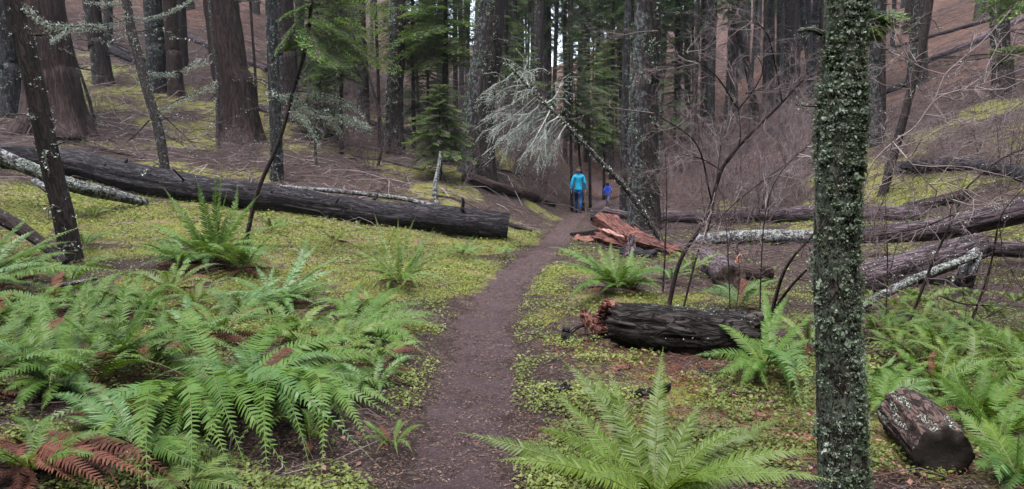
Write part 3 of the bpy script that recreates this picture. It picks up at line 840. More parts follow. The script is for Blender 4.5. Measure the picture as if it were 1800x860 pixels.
# long lichened limbs that the photo shows one by one
def limb(root, name, pxd, r0, r1, mat, nlich, drape=0.05, lsize=(0.012, 0.03), seed=0, side=0):
    rg = np.random.default_rng(seed + 500)
    pts = np.array([P(*q_) for q_ in pxd])
    p2, s = resample(pts, 24)
    V, Fs, bk = tube(p2, [r0, r1], 7, None, 0.1, 8, 4, seed)
    ch = [(V, Fs)]; bks = [bk]
    for k in range(side):
        o = p2[rg.integers(4, 23)]; dr = nrm(p2[-1] - p2[0] + rg.normal(0, 0.6, 3) * np.linalg.norm(p2[-1] - p2[0])); ln = rg.uniform(0.1, 0.35) * s[-1]
        m1 = o + dr * ln * 0.5 + rg.normal(0, 0.03, 3); e1 = m1 + nrm(dr + rg.normal(0, 0.4, 3)) * ln * 0.5
        Vs, Fq, bq = sticks([o, m1], [m1, e1], [r1, r1 * 0.8], [r1 * 0.8, r1 * 0.4], 4)
        ch.append((Vs, Fq)); bks.append(bq)
    o = part(name, root, ch, mat, True, {"bk": ('POINT', bks)})
    if nlich:
        nlich = int(nlich * 2.3); f = rg.integers(0, 24, nlich)
        dens = 0.5 + 0.5 * vn(s[f] * 3.0, 0.3, 0, seed)
        keep = rg.uniform(0, 1, nlich) < dens
        C = p2[f][keep] + rg.normal(0, 0.02, (keep.sum(), 3)) - np.array([0, 0, 1.0]) * rg.exponential(drape, (keep.sum(), 1))
        n = len(C)
        Vf, Ff = flakes(C, rg.uniform(lsize[0], lsize[1], n) * 0.85, None, 0, 0.3, rg)
        lo = link_stuff("lichen", build_mesh("lichen", [(Vf - root_loc(root), Ff)], M['lichen'], False, {"tint": ('FACE', rg.uniform(0, 1, n))}), o)
    return o

d1 = T['t1'][0].location[1]; d2 = T['t2'][0].location[1]
limb(T['t1'][0], "limb", [(42, 10, d1), (80, 40, d1 - .2), (120, 46, d1 - .3), (175, 45, d1)], 0.022, 0.008, M['dead'], 800, 0.02, seed=1, side=3)
limb(T['t1'][0], "limb", [(48, 62, d1), (90, 60, d1), (140, 40, d1 + .2)], 0.014, 0.006, M['dark_stem'], 60, 0.01, seed=2, side=3)
limb(T['t2'][0], "limb", [(222, 35, d2), (180, 45, d2), (135, 47, d2), (90, 70, d2 + .4)], 0.016, 0.006, M['dead'], 700, 0.03, seed=3, side=3)
limb(T['t2'][0], "limb", [(222, 36, d2), (262, 32, d2), (300, 20, d2 - .2), (338, -2, d2 - .3)], 0.02, 0.007, M['dead'], 900, 0.02, seed=4, side=2)
limb(T['t2'][0], "limb", [(250, 126, d2), (290, 130, d2), (325, 122, d2 - .3), (350, 104, d2 - .4)], 0.02, 0.007, M['dead'], 1200, 0.03, seed=5, side=2)
limb(T['t2'][0], "limb", [(275, 200, d2), (305, 180, d2 - .2), (340, 165, d2 - .2), (380, 145, d2)], 0.018, 0.006, M['dead'], 500, 0.04, seed=6, side=4)
limb(T['t2'][0], "limb", [(278, 195, d2), (310, 225, d2), (345, 260, d2 - .4)], 0.018, 0.008, M['dark_stem'], 30, 0.02, seed=7, side=3)
limb(T['t2'][0], "limb", [(262, 212, d2), (240, 235, d2 - .2), (222, 250, d2 - .4)], 0.02, 0.01, M['dark_stem'], 20, 0.02, seed=8, side=2)
limb(T['t2'][0], "limb", [(212, 4, d2), (180, 6, d2), (150, 4, d2)], 0.012, 0.005, M['dead'], 400, 0.02, seed=9, side=1)
d3 = T['t3'][0].location[1]
for k, (e, dd) in enumerate([([(522, 160), (560, 165), (600, 175), (640, 200)], -.3), ([(520, 165), (500, 168), (470, 160)], .1), ([(518, 170), (560, 200), (610, 205), (650, 222)], -.4),
                             ([(515, 180), (540, 185), (575, 200), (600, 235)], .3), ([(512, 190), (530, 200), (545, 220), (560, 250)], -.2), ([(525, 140), (560, 95), (580, 95), (590, 105)], .2)]):
    limb(T['t3'][0], "limb", [(a, b_, d3 + dd * i_ / 3) for i_, (a, b_) in enumerate(e)], 0.013, 0.005, M['dead'], 750, 0.045, (0.012, 0.034), seed=20 + k, side=5)

# light green hemlock boughs at the top of the thin slanting stem
bg_ = np.random.default_rng(77)
for k, (a0, a1, L_, el) in enumerate([((545, 20), (640, 95), 1.7, -0.1), ((543, 45), (660, 55), 1.8, 0.0), ((540, 60), (690, 118), 2.0, -0.1), ((546, 10), (490, 85), 1.2, -0.2), ((540, 70), (600, 115), 1.3, -.25),
                                      ((548, 0), (670, 20), 1.9, .05), ((547, 5), (500, 30), 1.1, 0), ((544, 30), (600, 60), 1.2, -.2), ((548, -10), (600, -30), 1.2, .1), ((540, 60), (505, 85), .8, -.2), ((545, 30), (620, 130), 1.6, -.2), ((543, 45), (560, 100), 1.1, -.4)]):
    A_, B_ = P(*a0, d3), P(*a1, d3 + bg_.uniform(-0.7, 0.3))
    L_ = np.linalg.norm(B_ - A_) * 1.08
    (V, Fq, ti), (w0, w1) = spray(L_, 20, bg_, 10, 0.040, 0.12, 0.46)
    dv = B_ - A_
    az = math.atan2(dv[1], dv[0]); e_ = math.atan2(dv[2], math.hypot(dv[0], dv[1])) + 0.12; ro = bg_.uniform(-0.5, 0.5)
    V = rot_place(V, az, e_, ro, A_); w0 = rot_place(w0, az, e_, ro, A_); w1 = rot_place(w1, az, e_, ro, A_)
    Vs, Fs, _ = sticks(w0, w1, 0.005, 0.002, 3)
    part("bough", T['t3'][0], [(V, Fq, 0), (Vs, Fs, 1)], [M['needle_light'], M['twig_dark']], False, {"tint": ('FACE', np.concatenate([ti, np.zeros(len(Fs))]))})

# the mossy trunk in the right foreground
rg = np.random.default_rng(5)
d0 = 3.75
hb = P(1484, 905, d0); hb[2] = H(hb[0], hb[1])
pxs = [(1482, 850), (1476, 700), (1469, 540), (1468, 430), (1473, 300), (1480, 150), (1486, 0)]
pts = stem_pts(hb, pxs, d0, 11)
p2, s = resample(pts, 320)
wpx = np.interp(s, [0.0, 0.55, 1.0, 1.5, 2.4, 3.3, 13], [110, 96, 88, 84, 84, 78, 40])
rad = 0.85 * wpx / F * d0 / 2
V, Fs, bk = tube(p2, rad, 96, None, 0.07, 16, 5, 3, True, 0.25, 0.25)
hero = thing("mossy_tree", "slender foreground trunk crusted with blue-green lichen and moss at the right", "tree", hb)
part("trunk", hero, [(V, Fs)], M['hero'], True, {"bk": ('POINT', bk)})
hero_p, hero_r, hero_s = p2, rad, s
def clump(n, center, sx, rg, s0, s1, outw):
    C = center + rg.normal(0, 1, (n, 3)) * sx
    return C
C, U, tt, SZ = [], [], [], []
Tn, An, Bn = frames(p2)
vis = s < 4.2
idxs = np.nonzero(vis)[0]
tries = 0
while len(C) < 5200 and tries < 30000:
    tries += 1
    i_ = rg.choice(idxs); th = rg.uniform(0, 2 * math.pi)
    nrmv = math.cos(th) * An[i_] + math.sin(th) * Bn[i_]
    # lichen favours the side turned to the right and to the viewer
    fav = 0.36 + 0.34 * nrmv[0] + 0.22 * (-nrmv[1])
    if 0.55 * vn(nrmv[0] * 1.6, nrmv[1] * 1.6, s[i_] * 3.5, 71) + 0.85 * vn(nrmv[0] * 4, nrmv[1] * 4, s[i_] * 13.0, 72) + 0.5 * vn(nrmv[0] * 9, nrmv[1] * 9, s[i_] * 34.0, 73) + fav < 0.16: continue
    c = p2[i_] + nrmv * hero_r[i_] * rg.uniform(0.98, 1.06)
    tn = vn(nrmv[0] * 1.5, nrmv[1] * 1.5, s[i_] * 3.0, 75) * 0.4 + 0.38
    C.append(c); U.append(nrmv); tt.append(tn); SZ.append(rg.choice([0.5, 0.7, 1.0, 1.5, 2.2], p=[.3, .3, .2, .14, .06]))
C, U, tt, SZ = np.array(C), np.array(U), np.array(tt), np.array(SZ)
k = 13
CC = np.repeat(C, k, 0) + rg.normal(0, 0.009, (len(C) * k, 3)) + np.repeat(U, k, 0) * rg.uniform(0, 0.014, (len(C) * k, 1))
Vf, Ff = flakes(CC, np.repeat(SZ, k) * rg.uniform(0.0028, 0.0070, len(CC)), np.repeat(U, k, 0), 0.45, 0.7, rg)
part_stuff("lichen", hero, [(Vf, Ff)], M['lichen_green'], False, {"tint": ('FACE', np.clip(np.repeat(tt, k) + rg.normal(0, 0.28, len(CC)), 0, 1))})
# fine hanging moss on the right edge
n = 5200
i_ = rg.choice(idxs, n); th = rg.normal(0, 0.8, n)
rt = np.array([0.92, -0.25, 0]); 
dirs = nrm(rt[None] + np.stack([0 * th, th * 0.7, 0 * th], -1))
keep = (vn(s[i_] * 2.2, 0, 0, 81) + 0.4 * vn(s[i_] * 9, 0, 0, 82)) > -0.15
A_ = p2[i_][keep] + dirs[keep] * hero_r[i_][keep][:, None] * 0.97
E_ = A_ + dirs[keep] * rg.uniform(0.004, 0.026, (keep.sum(), 1)) + np.array([0, 0, -1.0]) * rg.uniform(0.004, 0.03, (keep.sum(), 1)) + rg.normal(0, 0.006, (keep.sum(), 3))
Vs, Fq, _ = sticks(A_, E_, 0.0016, 0.0006, 3)
part_stuff("hanging_moss", hero, [(Vs, Fq)], leafy("hanging_moss", [(0.045, 0.065, 0.045), (0.10, 0.14, 0.09), (0.17, 0.23, 0.16)], 0.95, 0.05, 0.2, 0.3), False)
# stubs and twigs on the mossy trunk
limb(hero, "branch_stub", [(1446, 60, d0), (1425, 52, d0), (1402, 56, d0 - .02)], 0.016, 0.007, M['hero'], 120, 0.008, (0.004, 0.01), 31)
limb(hero, "branch_stub", [(1440, 186, d0), (1420, 186, d0), (1400, 184, d0 + .03)], 0.008, 0.004, M['hero'], 60, 0.006, (0.004, 0.01), 32)
limb(hero, "branch_stub", [(1505, 60, d0), (1525, 40, d0 - .05), (1560, 25, d0 - .1)], 0.008, 0.003, M['hero'], 40, 0.006, (0.004, 0.01), 33)

# ------------------------------------------------------------------ the leaning dead sapling over the trail
rg = np.random.default_rng(23)
D_ = 16.5
sb = P(1165, 418, 17.2); sb[2] = H(sb[0], sb[1])
lp = [sb, P(1110, 345, 16.9), P(1040, 268, 16.6), P(985, 210, 16.4), P(930, 155, 16.2), P(880, 100, 16.0)]
p2, s = resample(lp, 60)
V, Fs, bk = tube(p2, [0.062, 0.055, 0.05, 0.042, 0.03, 0.012], 14, None, 0.12, 9, 4, 3)
ds = thing("dead_sapling", "fallen dead sapling leaning on the stout fir, hung with pale lichen", "dead tree", sb)
part("trunk", ds, [(V, Fs)], M['dead'], True, {"bk": ('POINT', bk)})
C = p2[rg.integers(2, 58, 900)] + rg.normal(0, 0.035, (900, 3))
Vf, Ff = flakes(C, rg.uniform(0.015, 0.035, 900), None, 0, 0.5, rg)
part_stuff("lichen", ds, [(Vf, Ff)], M['lichen'], False, {"tint": ('FACE', rg.uniform(0, 1, 900))})
ends = [((905, 125), (868, 150)), ((925, 150), (858, 178)), ((935, 160), (856, 212)), ((948, 172), (868, 222)), ((955, 178), (885, 250)), ((962, 186), (905, 245)), ((968, 192), (930, 262)),
        ((975, 200), (890, 238)), ((980, 205), (945, 285)), ((985, 210), (915, 275)), ((990, 216), (955, 262)), ((940, 165), (905, 165)), ((952, 175), (922, 215)), ((970, 196), (870, 200)),
        ((915, 138), (945, 120)), ((960, 182), (985, 150)), ((930, 155), (920, 120)), ((982, 206), (960, 240)), ((945, 168), (862, 232)), ((966, 190), (880, 270)), ((995, 220), (968, 275))]
for k, (a, e) in enumerate(ends):
    a_, e_ = P(a[0], a[1], 16.35), P(e[0], e[1], 16.3 + rg.uniform(-0.7, 0.6))
    mid = (a_ + e_) / 2 + np.array([0, 0, 0.0]) + rg.normal(0, 0.05, 3)
    q2, qs = resample([a_, mid, e_], 16)
    V, Fs, bk = tube(q2, [0.016, 0.005], 6, None, 0.1, 8, 4, k)
    ch, bks = [(V, Fs)], [bk]
    A2, B2 = [], []
    for r_ in range(13):
        o = q2[rg.integers(4, 16)]; dr = nrm(nrm(e_ - a_) * 1.1 + rg.normal(0, 0.5, 3) + np.array([0, 0, -0.35])); ln = rg.uniform(0.15, 0.6)
        m1 = o + dr * ln * 0.55; A2 += [o, m1]; B2 += [m1, m1 + nrm(dr + np.array([0, 0, -0.5]) + rg.normal(0, 0.3, 3)) * ln * 0.5]
    Vs, Fq, bq = sticks(A2, B2, 0.005, 0.003, 4)
    o_ = part("branch", ds, ch + [(Vs, Fq)], M['branch_pale'], True, {"bk": ('POINT', bks + [bq])})
    A2, B2 = np.array(A2), np.array(B2)
    nl = 440
    f = rg.uniform(0, 1, (nl // 2, 1)); ii = rg.integers(len(A2), size=nl // 2)
    C1 = A2[ii] * (1 - f) + B2[ii] * f
    C2 = q2[rg.integers(2, 16, nl // 5)]
    C = np.vstack([C1, C2]); C = C + rg.normal(0, 0.014, C.shape) - np.array([0, 0, 1.0]) * rg.exponential(0.045, (len(C), 1))
    Vf, Ff = flakes(C, rg.uniform(0.009, 0.024, len(C)), None, 0, 0.28, rg)
    link_stuff("lichen", build_mesh("lichen", [(Vf - sb, Ff)], M['lichen'], False, {"tint": ('FACE', rg.uniform(0.1, 0.85, len(C)))}), o_)

# ------------------------------------------------------------------ young green conifers
def young_fir(name, label, base_px, top_px, wpx, d=None, z0f=0.3, rpx=70, nb=70, light=False, seed=0, group=None, trunk=8):
    rg = np.random.default_rng(seed + 900)
    base = G(*base_px) if d is None else P(base_px[0], base_px[1], d)
    dd = base[1]; base[2] = H(base[0], base[1])
    top = P(top_px[0], top_px[1], dd)
    h = top[2] - base[2]
    f_, w_ = crown(h * z0f, h, rpx / F * dd, nb, rg, 12, 6, 0.055, 0.7, 0.25, 0.3, 0.12)
    root = thing(name, label, "tree", base, group)
    V, Fs, bk = tube([[0, 0, -0.2], [(top - base)[0] * 0.5, 0, h * 0.5], list(top - base)], [wpx / F * dd / 2, wpx / F * dd / 3, 0.01], 10, 16, 0.05)
    part("trunk", root, [(V, Fs)], M['dark_stem'], True, {"bk": ('POINT', bk)}, world=False)
    if group is None or True:
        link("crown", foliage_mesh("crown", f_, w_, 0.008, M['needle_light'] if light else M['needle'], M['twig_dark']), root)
    return root
young_fir("young_fir", "young green fir with tiered boughs behind the woman on the trail", (1006, 306), (1000, 45), 6, 29.5, 0.46, 62, 110, False, 1)
young_fir("young_fir", "smaller bright green fir growing in front of the tiered one", (1026, 330), (1008, 128), 6, 30.5, 0.48, 52, 80, True, 2)
young_fir("young_fir", "slim dark sapling rising beside the woman's head", (1038, 333), (1034, 60), 6, 32, 0.55, 45, 60, True, 3)
young_fir("young_fir", "feathery green sapling left of the big leaning fir", (775, 300), (772, 150), 6, 23, 0.25, 68, 130, True, 4)
young_fir("young_fir", "dark young conifer with a bare pole trunk left of the big leaning fir", (782, 275), (784, -150), 14, 25.5, 0.42, 105, 110, True, 5)
young_fir("young_fir", "thin pole conifer with drooping boughs right of the two-toned fir", (728, 262), (722, -120), 8, 27.5, 0.40, 100, 140, True, 6)
young_fir("young_fir", "dense young conifer filling the gap between the two-toned fir and the pole conifers", (752, 262), (752, -40), 6, 29, 0.15, 80, 130, True, 7)
young_fir("young_fir", "yellowish green sapling by the trail bend, right of the slim dark sapling", (1062, 320), (1062, 70), 6, 37, 0.32, 55, 90, True, 8)
young_fir("young_fir", "grey-green young fir between the dead sapling's tip and the straight dark trunk", (912, 272), (905, 40), 6, 38, 0.30, 52, 90, True, 9)
young_fir("young_fir", "pole conifer with sparse boughs behind the light green hemlock boughs", (600, 250), (598, -60), 8, 25, 0.40, 85, 110, True, 10)
young_fir("young_fir", "tall light green conifer right of the big leaning fir, above the dead sapling's tip", (890, 282), (892, -80), 8, 36, 0.30, 50, 70, True, 12)
young_fir("young_fir", "light green conifer behind the left lichened trunk pair, top left of the centre", (560, 240), (556, -90), 8, 31, 0.2, 75, 150, False, 13)
young_fir("young_fir", "dark conifer between the stout fir and the dark trunk with orange bark", (1190, 250), (1190, -80), 8, 40, 0.2, 60, 150, False, 14)
young_fir("young_fir", "light green conifer above the slim trunk left of the stout fir", (1075, 300), (1078, -60), 9, 46, 0.30, 50, 75, True, 16)
young_fir("young_fir", "low bushy conifer on the slope behind the lichened side branches", (566, 262), (562, 120), 6, 27, 0.10, 55, 80, False, 11)
# boughs that reach into the right of the picture from stems outside it
def side_bough(label, a, b_, d, n=4, light=True, seed=0, droop=0.12, leaf=0.03, mat=None):
    rg = np.random.default_rng(seed + 1300)
    A_, B_ = P(*a, d), P(*b_, d - 0.2)
    L_ = np.linalg.norm(B_ - A_)
    chs, tt = [], []
    w0s, w1s = [], []
    dv = B_ - A_
    az = math.atan2(dv[1], dv[0]); el = math.atan2(dv[2], math.hypot(dv[0], dv[1]))
    for k in range(n):
        (V, Fq, ti), (w0, w1) = spray(L_ * rg.uniform(0.6, 1.0), 14, rg, 7, leaf, droop, 0.4)
        q_ = A_ + dv * rg.uniform(0, 0.25) if k else A_
        ro = rg.uniform(-0.6, 0.6); az2 = az + (rg.uniform(-0.5, 0.5) if k else 0); el2 = el + rg.uniform(-0.15, 0.25)
        chs.append((rot_place(V, az2, el2, ro, q_), Fq, 0)); tt.append(ti)
        w0s.append(rot_place(w0, az2, el2, ro, q_)); w1s.append(rot_place(w1, az2, el2, ro, q_))
    Vs, Fs, _ = sticks(np.vstack(w0s), np.vstack(w1s), 0.004, 0.002, 3)
    return chs + [(Vs, Fs, 1)], tt + [np.zeros(len(Fs))]
# a slim hemlock whose stem stands behind the mossy trunk carries the bough right of it
def bough_tree(name, label, base_px, d, stem, wpx, boughs, seed=0, mat='needle_light', top_h=7, leaf=0.03):
    base = P(base_px[0], base_px[1], d); base[2] = H(base[0], base[1])
    pts = stem_pts(base, stem, d, top_h)
    p2, s = resample(pts, 40)
    V, Fs, bk = tube(p2, [wpx / F * d / 2, wpx / F * d / 4], 10, None, 0.05)
    root = thing(name, label, "tree", base)
    part("trunk", root, [(V, Fs)], M['dark_stem'], True, {"bk": ('POINT', bk)})
    for k, (a, b_, n) in enumerate(boughs):
        ch, tt = side_bough("", a, b_, d, n, seed=seed + k, leaf=leaf)
        part("bough", root, ch, [M[mat], M['twig_dark']], False, {"tint": ('FACE', tt)})
    return root
bough_tree("young_hemlock", "slim hemlock hidden behind the mossy trunk with one bright bough showing at its right", (1462, 640), 7.0, [(1470, 400), (1490, 100), (1494, -40)], 10, [((1494, 30), (1604, 28), 4), ((1494, 60), (1560, 55), 2), ((1494, -30), (1570, -20), 3)], 1)
bough_tree("young_hemlock", "slim hemlock at the right edge with drooping boughs in the top corner", (1838, 470), 11.0, [(1830, 200), (1815, -40)], 16, [((1816, -20), (1700, 20), 3), ((1816, 0), (1740, 30), 3), ((1817, -40), (1650, -10), 3), ((1820, 90), (1715, 95), 2)], 11, leaf=0.04)

# ------------------------------------------------------------------ the forest behind: every trunk its own tree
fg = np.random.default_rng(41)
unit_trunks = []
for k in range(6):
    hh = 24.0
    z = np.linspace(-0.5, hh, 60)
    bx = 0.12 * np.sin(z * 0.2 + k) ; by = 0.1 * np.sin(z * 0.16 + 2 * k)
    V, Fs, bk = tube(np.stack([bx, by, z], -1), [0.5, 0.46, 0.4, 0.3, 0.16, 0.04], 20, None, 0.05, 7, 1.2, k, False, 0.3, 0.7)
    unit_trunks.append((V, Fs, bk))
tm = ['fir', 'fir_pole', 'fir_brown', 'fir_lichen', 'fir_pole', 'fir_blue']
trunk_me = [build_mesh("conifer_trunk", [(a, b_)], M[tm[k]], True, {"bk": ('POINT', c)}) for k, (a, b_, c) in enumerate(unit_trunks)]
# a whole stem can carry its dead lower limbs in the same way for every tree of the stand
dead_me = []
for k in range(4):
    a, b_, rr = [], [], []
    for q_ in range(46):
        zz = fg.uniform(1.5, 14); az = fg.uniform(0, 6.28); dr = np.array([math.cos(az), math.sin(az), fg.uniform(-0.5, 0.1)])
        pA = np.array([0, 0, zz]); ln = fg.uniform(0.5, 2.0)
        for w_ in range(3):
            pB = pA + nrm(dr + fg.normal(0, 0.15, 3)) * ln / 3
            a.append(pA); b_.append(pB); rr.append(0.016 - 0.004 * w_)
            a.append(pB); b_.append(pB + nrm(dr + fg.normal(0, 0.8, 3)) * ln * 0.3); rr.append(0.006)
            pA = pB
    V, Fq, bk = sticks(a, b_, np.array(rr), np.array(rr) * 0.5, 3)
    dead_me.append(build_mesh("dead_branches", [(V, Fq)], M['twig_dark'], True, {"bk": ('POINT', bk)}))

hero_xy = [np.array(v[0].location)[:2] for v in T.values()]
placed = list(hero_xy)
def stand(n, sampler, label, group, seed, dmin=1.6, rmin=0.14, rmax=0.5, low=0.5):
    rg = np.random.default_rng(seed); c = 0; tries = 0
    while c < n and tries < n * 60:
        tries += 1
        x, y = sampler(rg)
        u = abs(path_x(y) - x)
        if u < 1.2: continue
        px = 900 + x / y * F
        if y < 45 and 985 < px < 1090: continue
        if min(np.hypot(p_[0] - x, p_[1] - y) for p_ in placed) < dmin: continue
        placed.append(np.array([x, y]))
        r = rmin + (rmax - rmin) * rg.uniform() ** 1.8
        hs = rg.uniform(0.75, 1.15)
        root = thing("conifer_tree", label, "tree", (x, y, H(x, y)), group)
        root.rotation_euler = (rg.normal(0, 0.02), rg.normal(0, 0.025), rg.uniform(0, 6.28))
        t_ = link("trunk", trunk_me[rg.integers(6)], root); t_.scale = (r / 0.46, r / 0.46, hs)
        k = rg.integers(4)
        lowc = rg.uniform() < low
        cr = link("crown", (low_crown if lowc else canopy)[k], root); sc = 0.45 + 0.8 * r; cr.scale = (sc, sc, hs); cr.rotation_euler = (0, 0, rg.uniform(0, 6.28))
        if y < 60:
            db = link("dead_branches", dead_me[rg.integers(4)], root); db["kind"] = "stuff"; db.scale = (0.7 + r, 0.7 + r, hs); db.rotation_euler = (0, 0, rg.uniform(0, 6.28))
        c += 1
stand(58, lambda r: (r.uniform(-0.40, 0.36) * (yy := r.uniform(46, 120)) + 2.5, yy), "dark conifer deep in the far stand that closes the valley behind the trail", "far conifers closing the valley", 51, 1.8, 0.15, 0.45, 0.3)
stand(44, lambda r: (r.uniform(-0.10, 0.34) * (yy := r.uniform(42, 95)) + 1.0, yy), "slim pale grey pole trunk in the misty far stand of the valley", "slim grey poles in the far stand", 58, 0.9, 0.07, 0.17, 0.12)
stand(34, lambda r: (r.uniform(-0.02, 0.16) * (yy := r.uniform(44, 75)) + 1.0, yy), "slender pole conifer among the far trunks straight ahead beyond the trail", "slender pole conifers straight ahead", 52, 1.1, 0.08, 0.24, 0.25)
stand(26, lambda r: (-r.uniform(0.14, 0.75) * (yy := r.uniform(34, 75)), yy), "conifer trunk high on the left slope among others of its size", "conifers up the left slope", 53, 2.4, 0.14, 0.5, 0.15)
stand(16, lambda r: (r.uniform(0.22, 0.66) * (yy := r.uniform(46, 85)) + 3, yy), "conifer trunk high on the right slope among others of its size", "conifers up the right slope", 54, 3.5, 0.12, 0.4, 0.25)
stand(16, lambda r: (-r.uniform(0.06, 0.26) * (yy := r.uniform(29, 46)), yy), "thin sapling trunk in the dense pole stand left of the big leaning fir", "thin saplings left of the big leaning fir", 55, 0.9, 0.05, 0.13, 0.3)
stand(14, lambda r: (r.uniform(0.03, 0.24) * (yy := r.uniform(40, 60)) + 1, yy), "thin grey sapling trunk in the stand right of the stout lichened fir", "thin saplings right of the stout fir", 56, 0.9, 0.06, 0.15, 0.3)

# the same woods go on behind and beside the viewer and shut out the low light
rb = np.random.default_rng(71)
fw_, ww_ = [], []
for k in range(3):
    f_, w_ = crown(1.5, 17.0, 3.0, 110, rb, 5, 2, 0.30, 0.7, 0.3, gap=0.15)
    fw_.append(f_); ww_.append(w_)
chs, tts = [], []
k = 0
while k < 60:
    a_, r_ = rb.uniform(-math.pi, math.pi), rb.uniform(7, 26)
    x, y = r_ * math.sin(a_), r_ * math.cos(a_)
    if y > -2 and abs(x) < 0.78 * (y + 3) + 4.5: continue
    f_ = fw_[k % 3]; s_ = rb.uniform(0.8, 1.3); az = rb.uniform(0, 6.28); ca, sa = math.cos(az), math.sin(az)
    o = np.array([x, y, H(x, y)])
    Rz = np.array([[ca, -sa, 0], [sa, ca, 0], [0, 0, 1]])
    chs.append((f_[0] * s_ @ Rz.T + o, f_[1], 0)); tts.append(f_[2])
    V, Fs, _ = tube([o - [0, 0, .3], o + [0, 0, 9.0], o + [0, 0, 18.0 * s_]], [0.22, 0.16, 0.03], 10, 8)
    chs.append((V, Fs, 1)); tts.append(np.zeros(sum(len(q_) for q_ in Fs)))
    k += 1
tag(link("surrounding_woods", build_mesh("surrounding_woods", chs, [M['needle'], M['twig_dark']], False, {"tint": ('FACE', tts)})), "dark conifer woods that close in around the viewer", "woods", kind="stuff")

stand(18, lambda r: (r.uniform(0.19, 0.42) * (yy := r.uniform(36, 60)), yy), "thin dark sapling trunk on the reddish slope between the stout fir and the mossy trunk", "thin saplings on the reddish slope", 59, 1.2, 0.06, 0.16, 0.15)

# ------------------------------------------------------------------ fallen logs, poles and broken wood
def log(name, label, pxs, r, mat, cat="log", lift=0.75, seg=32, rough=0.08, n=None, end=None, both=False, lich=0, lsize=(0.012, 0.03), seed=0, cap=None, group=None, lmat='lichen', jag=0.0, fv=1.0, top=True):
    """pxs: (px, py) where the log's underside meets the ground, or (px, py, d) for its axis"""
    rg = np.random.default_rng(seed + 2100)
    rr = np.atleast_1d(np.asarray(r, float))
    pts = []
    for k, q_ in enumerate(pxs):
        if len(q_) == 3: pts.append(P(*q_))
        else:
            g = G(*q_); rk = np.interp(k / max(1, len(pxs) - 1), np.linspace(0, 1, len(rr)), rr)
            g = g + np.array([0, 0, rk * lift]); pts.append(g)
    L = sum(np.linalg.norm(pts[k + 1] - pts[k]) for k in range(len(pts) - 1))
    n = n or int(max(10, min(220, L / max(0.02, rr.mean() * 0.22))))
    p2, s = resample(pts, n)
    p2 = p2 + np.stack([0 * s, 0 * s, 0.15 * rr.mean() * vn(s * 0.8, 0, 0, seed)], 1)
    V, Fs, bk = tube(p2, rr, seg, None, rough, 8, fv, seed + 5, end is None)
    loc = p2[0].copy(); loc[2] -= rr[0]
    root = thing(name, label, cat, loc, group)
    if jag:                                                     # ragged broken ends
        m_ = len(p2)
        Tn, A_, B_ = frames(p2)
        for ring, sg in ((0, -1), (m_ - 1, 1)):
            sl = slice(ring * seg, ring * seg + seg)
            V[sl] += Tn[ring] * (sg * jag * fbm(np.arange(seg) * 0.7, seed, 0, 2, seed))[:, None]
    part("trunk", root, [(V, Fs)], mat, True, {"bk": ('POINT', bk)})
    if end is not None:
        Tn, A_, B_ = frames(p2)
        for ring, sg in ((len(p2) - 1, 1), (0, -1)) if both or True else ((len(p2) - 1, 1),):
            th = np.arange(seg)
            rim = V[ring * seg:ring * seg + seg]
            c = p2[ring]
            rim0 = rim
            am_ = np.linalg.norm(rim - c, axis=1).mean()
            rim = c + nrm(rim - c) * am_
            ch = [rim0, c + (rim - c) * 0.93 + Tn[ring] * sg * 0.006, c + (rim - c) * 0.5 + Tn[ring] * sg * 0.0, (c - Tn[ring] * sg * 0.02)[None]]
            VV = np.vstack(ch)
            j, k = th, (th + 1) % seg
            FF = [np.vstack([np.stack([a * seg + j, a * seg + k, (a + 1) * seg + k, (a + 1) * seg + j], -1) for a in (0, 1)]), np.stack([2 * seg + j, 2 * seg + k, np.full(seg, 3 * seg)], -1)]
            rg_ = np.concatenate([np.full(seg, 1.0), np.full(seg, 0.93), np.full(seg, 0.5), [0.0]])
            part("cut_face", root, [(VV, FF)], end, True, {"ring": ('POINT', rg_)})
    if lich:
        Tn, A_, B_ = frames(p2)
        i_ = rg.integers(0, len(p2), lich * 2); th = rg.uniform(0, 2 * math.pi, lich * 2)
        nv = np.cos(th)[:, None] * A_[i_] + np.sin(th)[:, None] * B_[i_]
        rad_ = np.interp(i_ / len(p2), np.linspace(0, 1, len(rr)), rr) if len(rr) > 1 else np.full(lich * 2, rr[0])
        keep = (nv[:, 2] > -0.2) & (vn(s[i_] * 1.7, th, 0, seed + 7) + 0.5 * vn(s[i_] * 6, th * 3, 0, seed + 8) > -0.05)
        C = p2[i_] + nv * rad_[:, None] * 1.02
        C = C[keep]
        Vf, Ff = flakes(C, rg.uniform(lsize[0], lsize[1], len(C)) * 0.75, nv[keep], 0.5, 0.5, rg)
        part_stuff("lichen", root, [(Vf, Ff)], M[lmat], False, {"tint": ('FACE', np.clip(rg.normal(0.55, 0.25, len(C)), 0, 1))})
    return root, p2

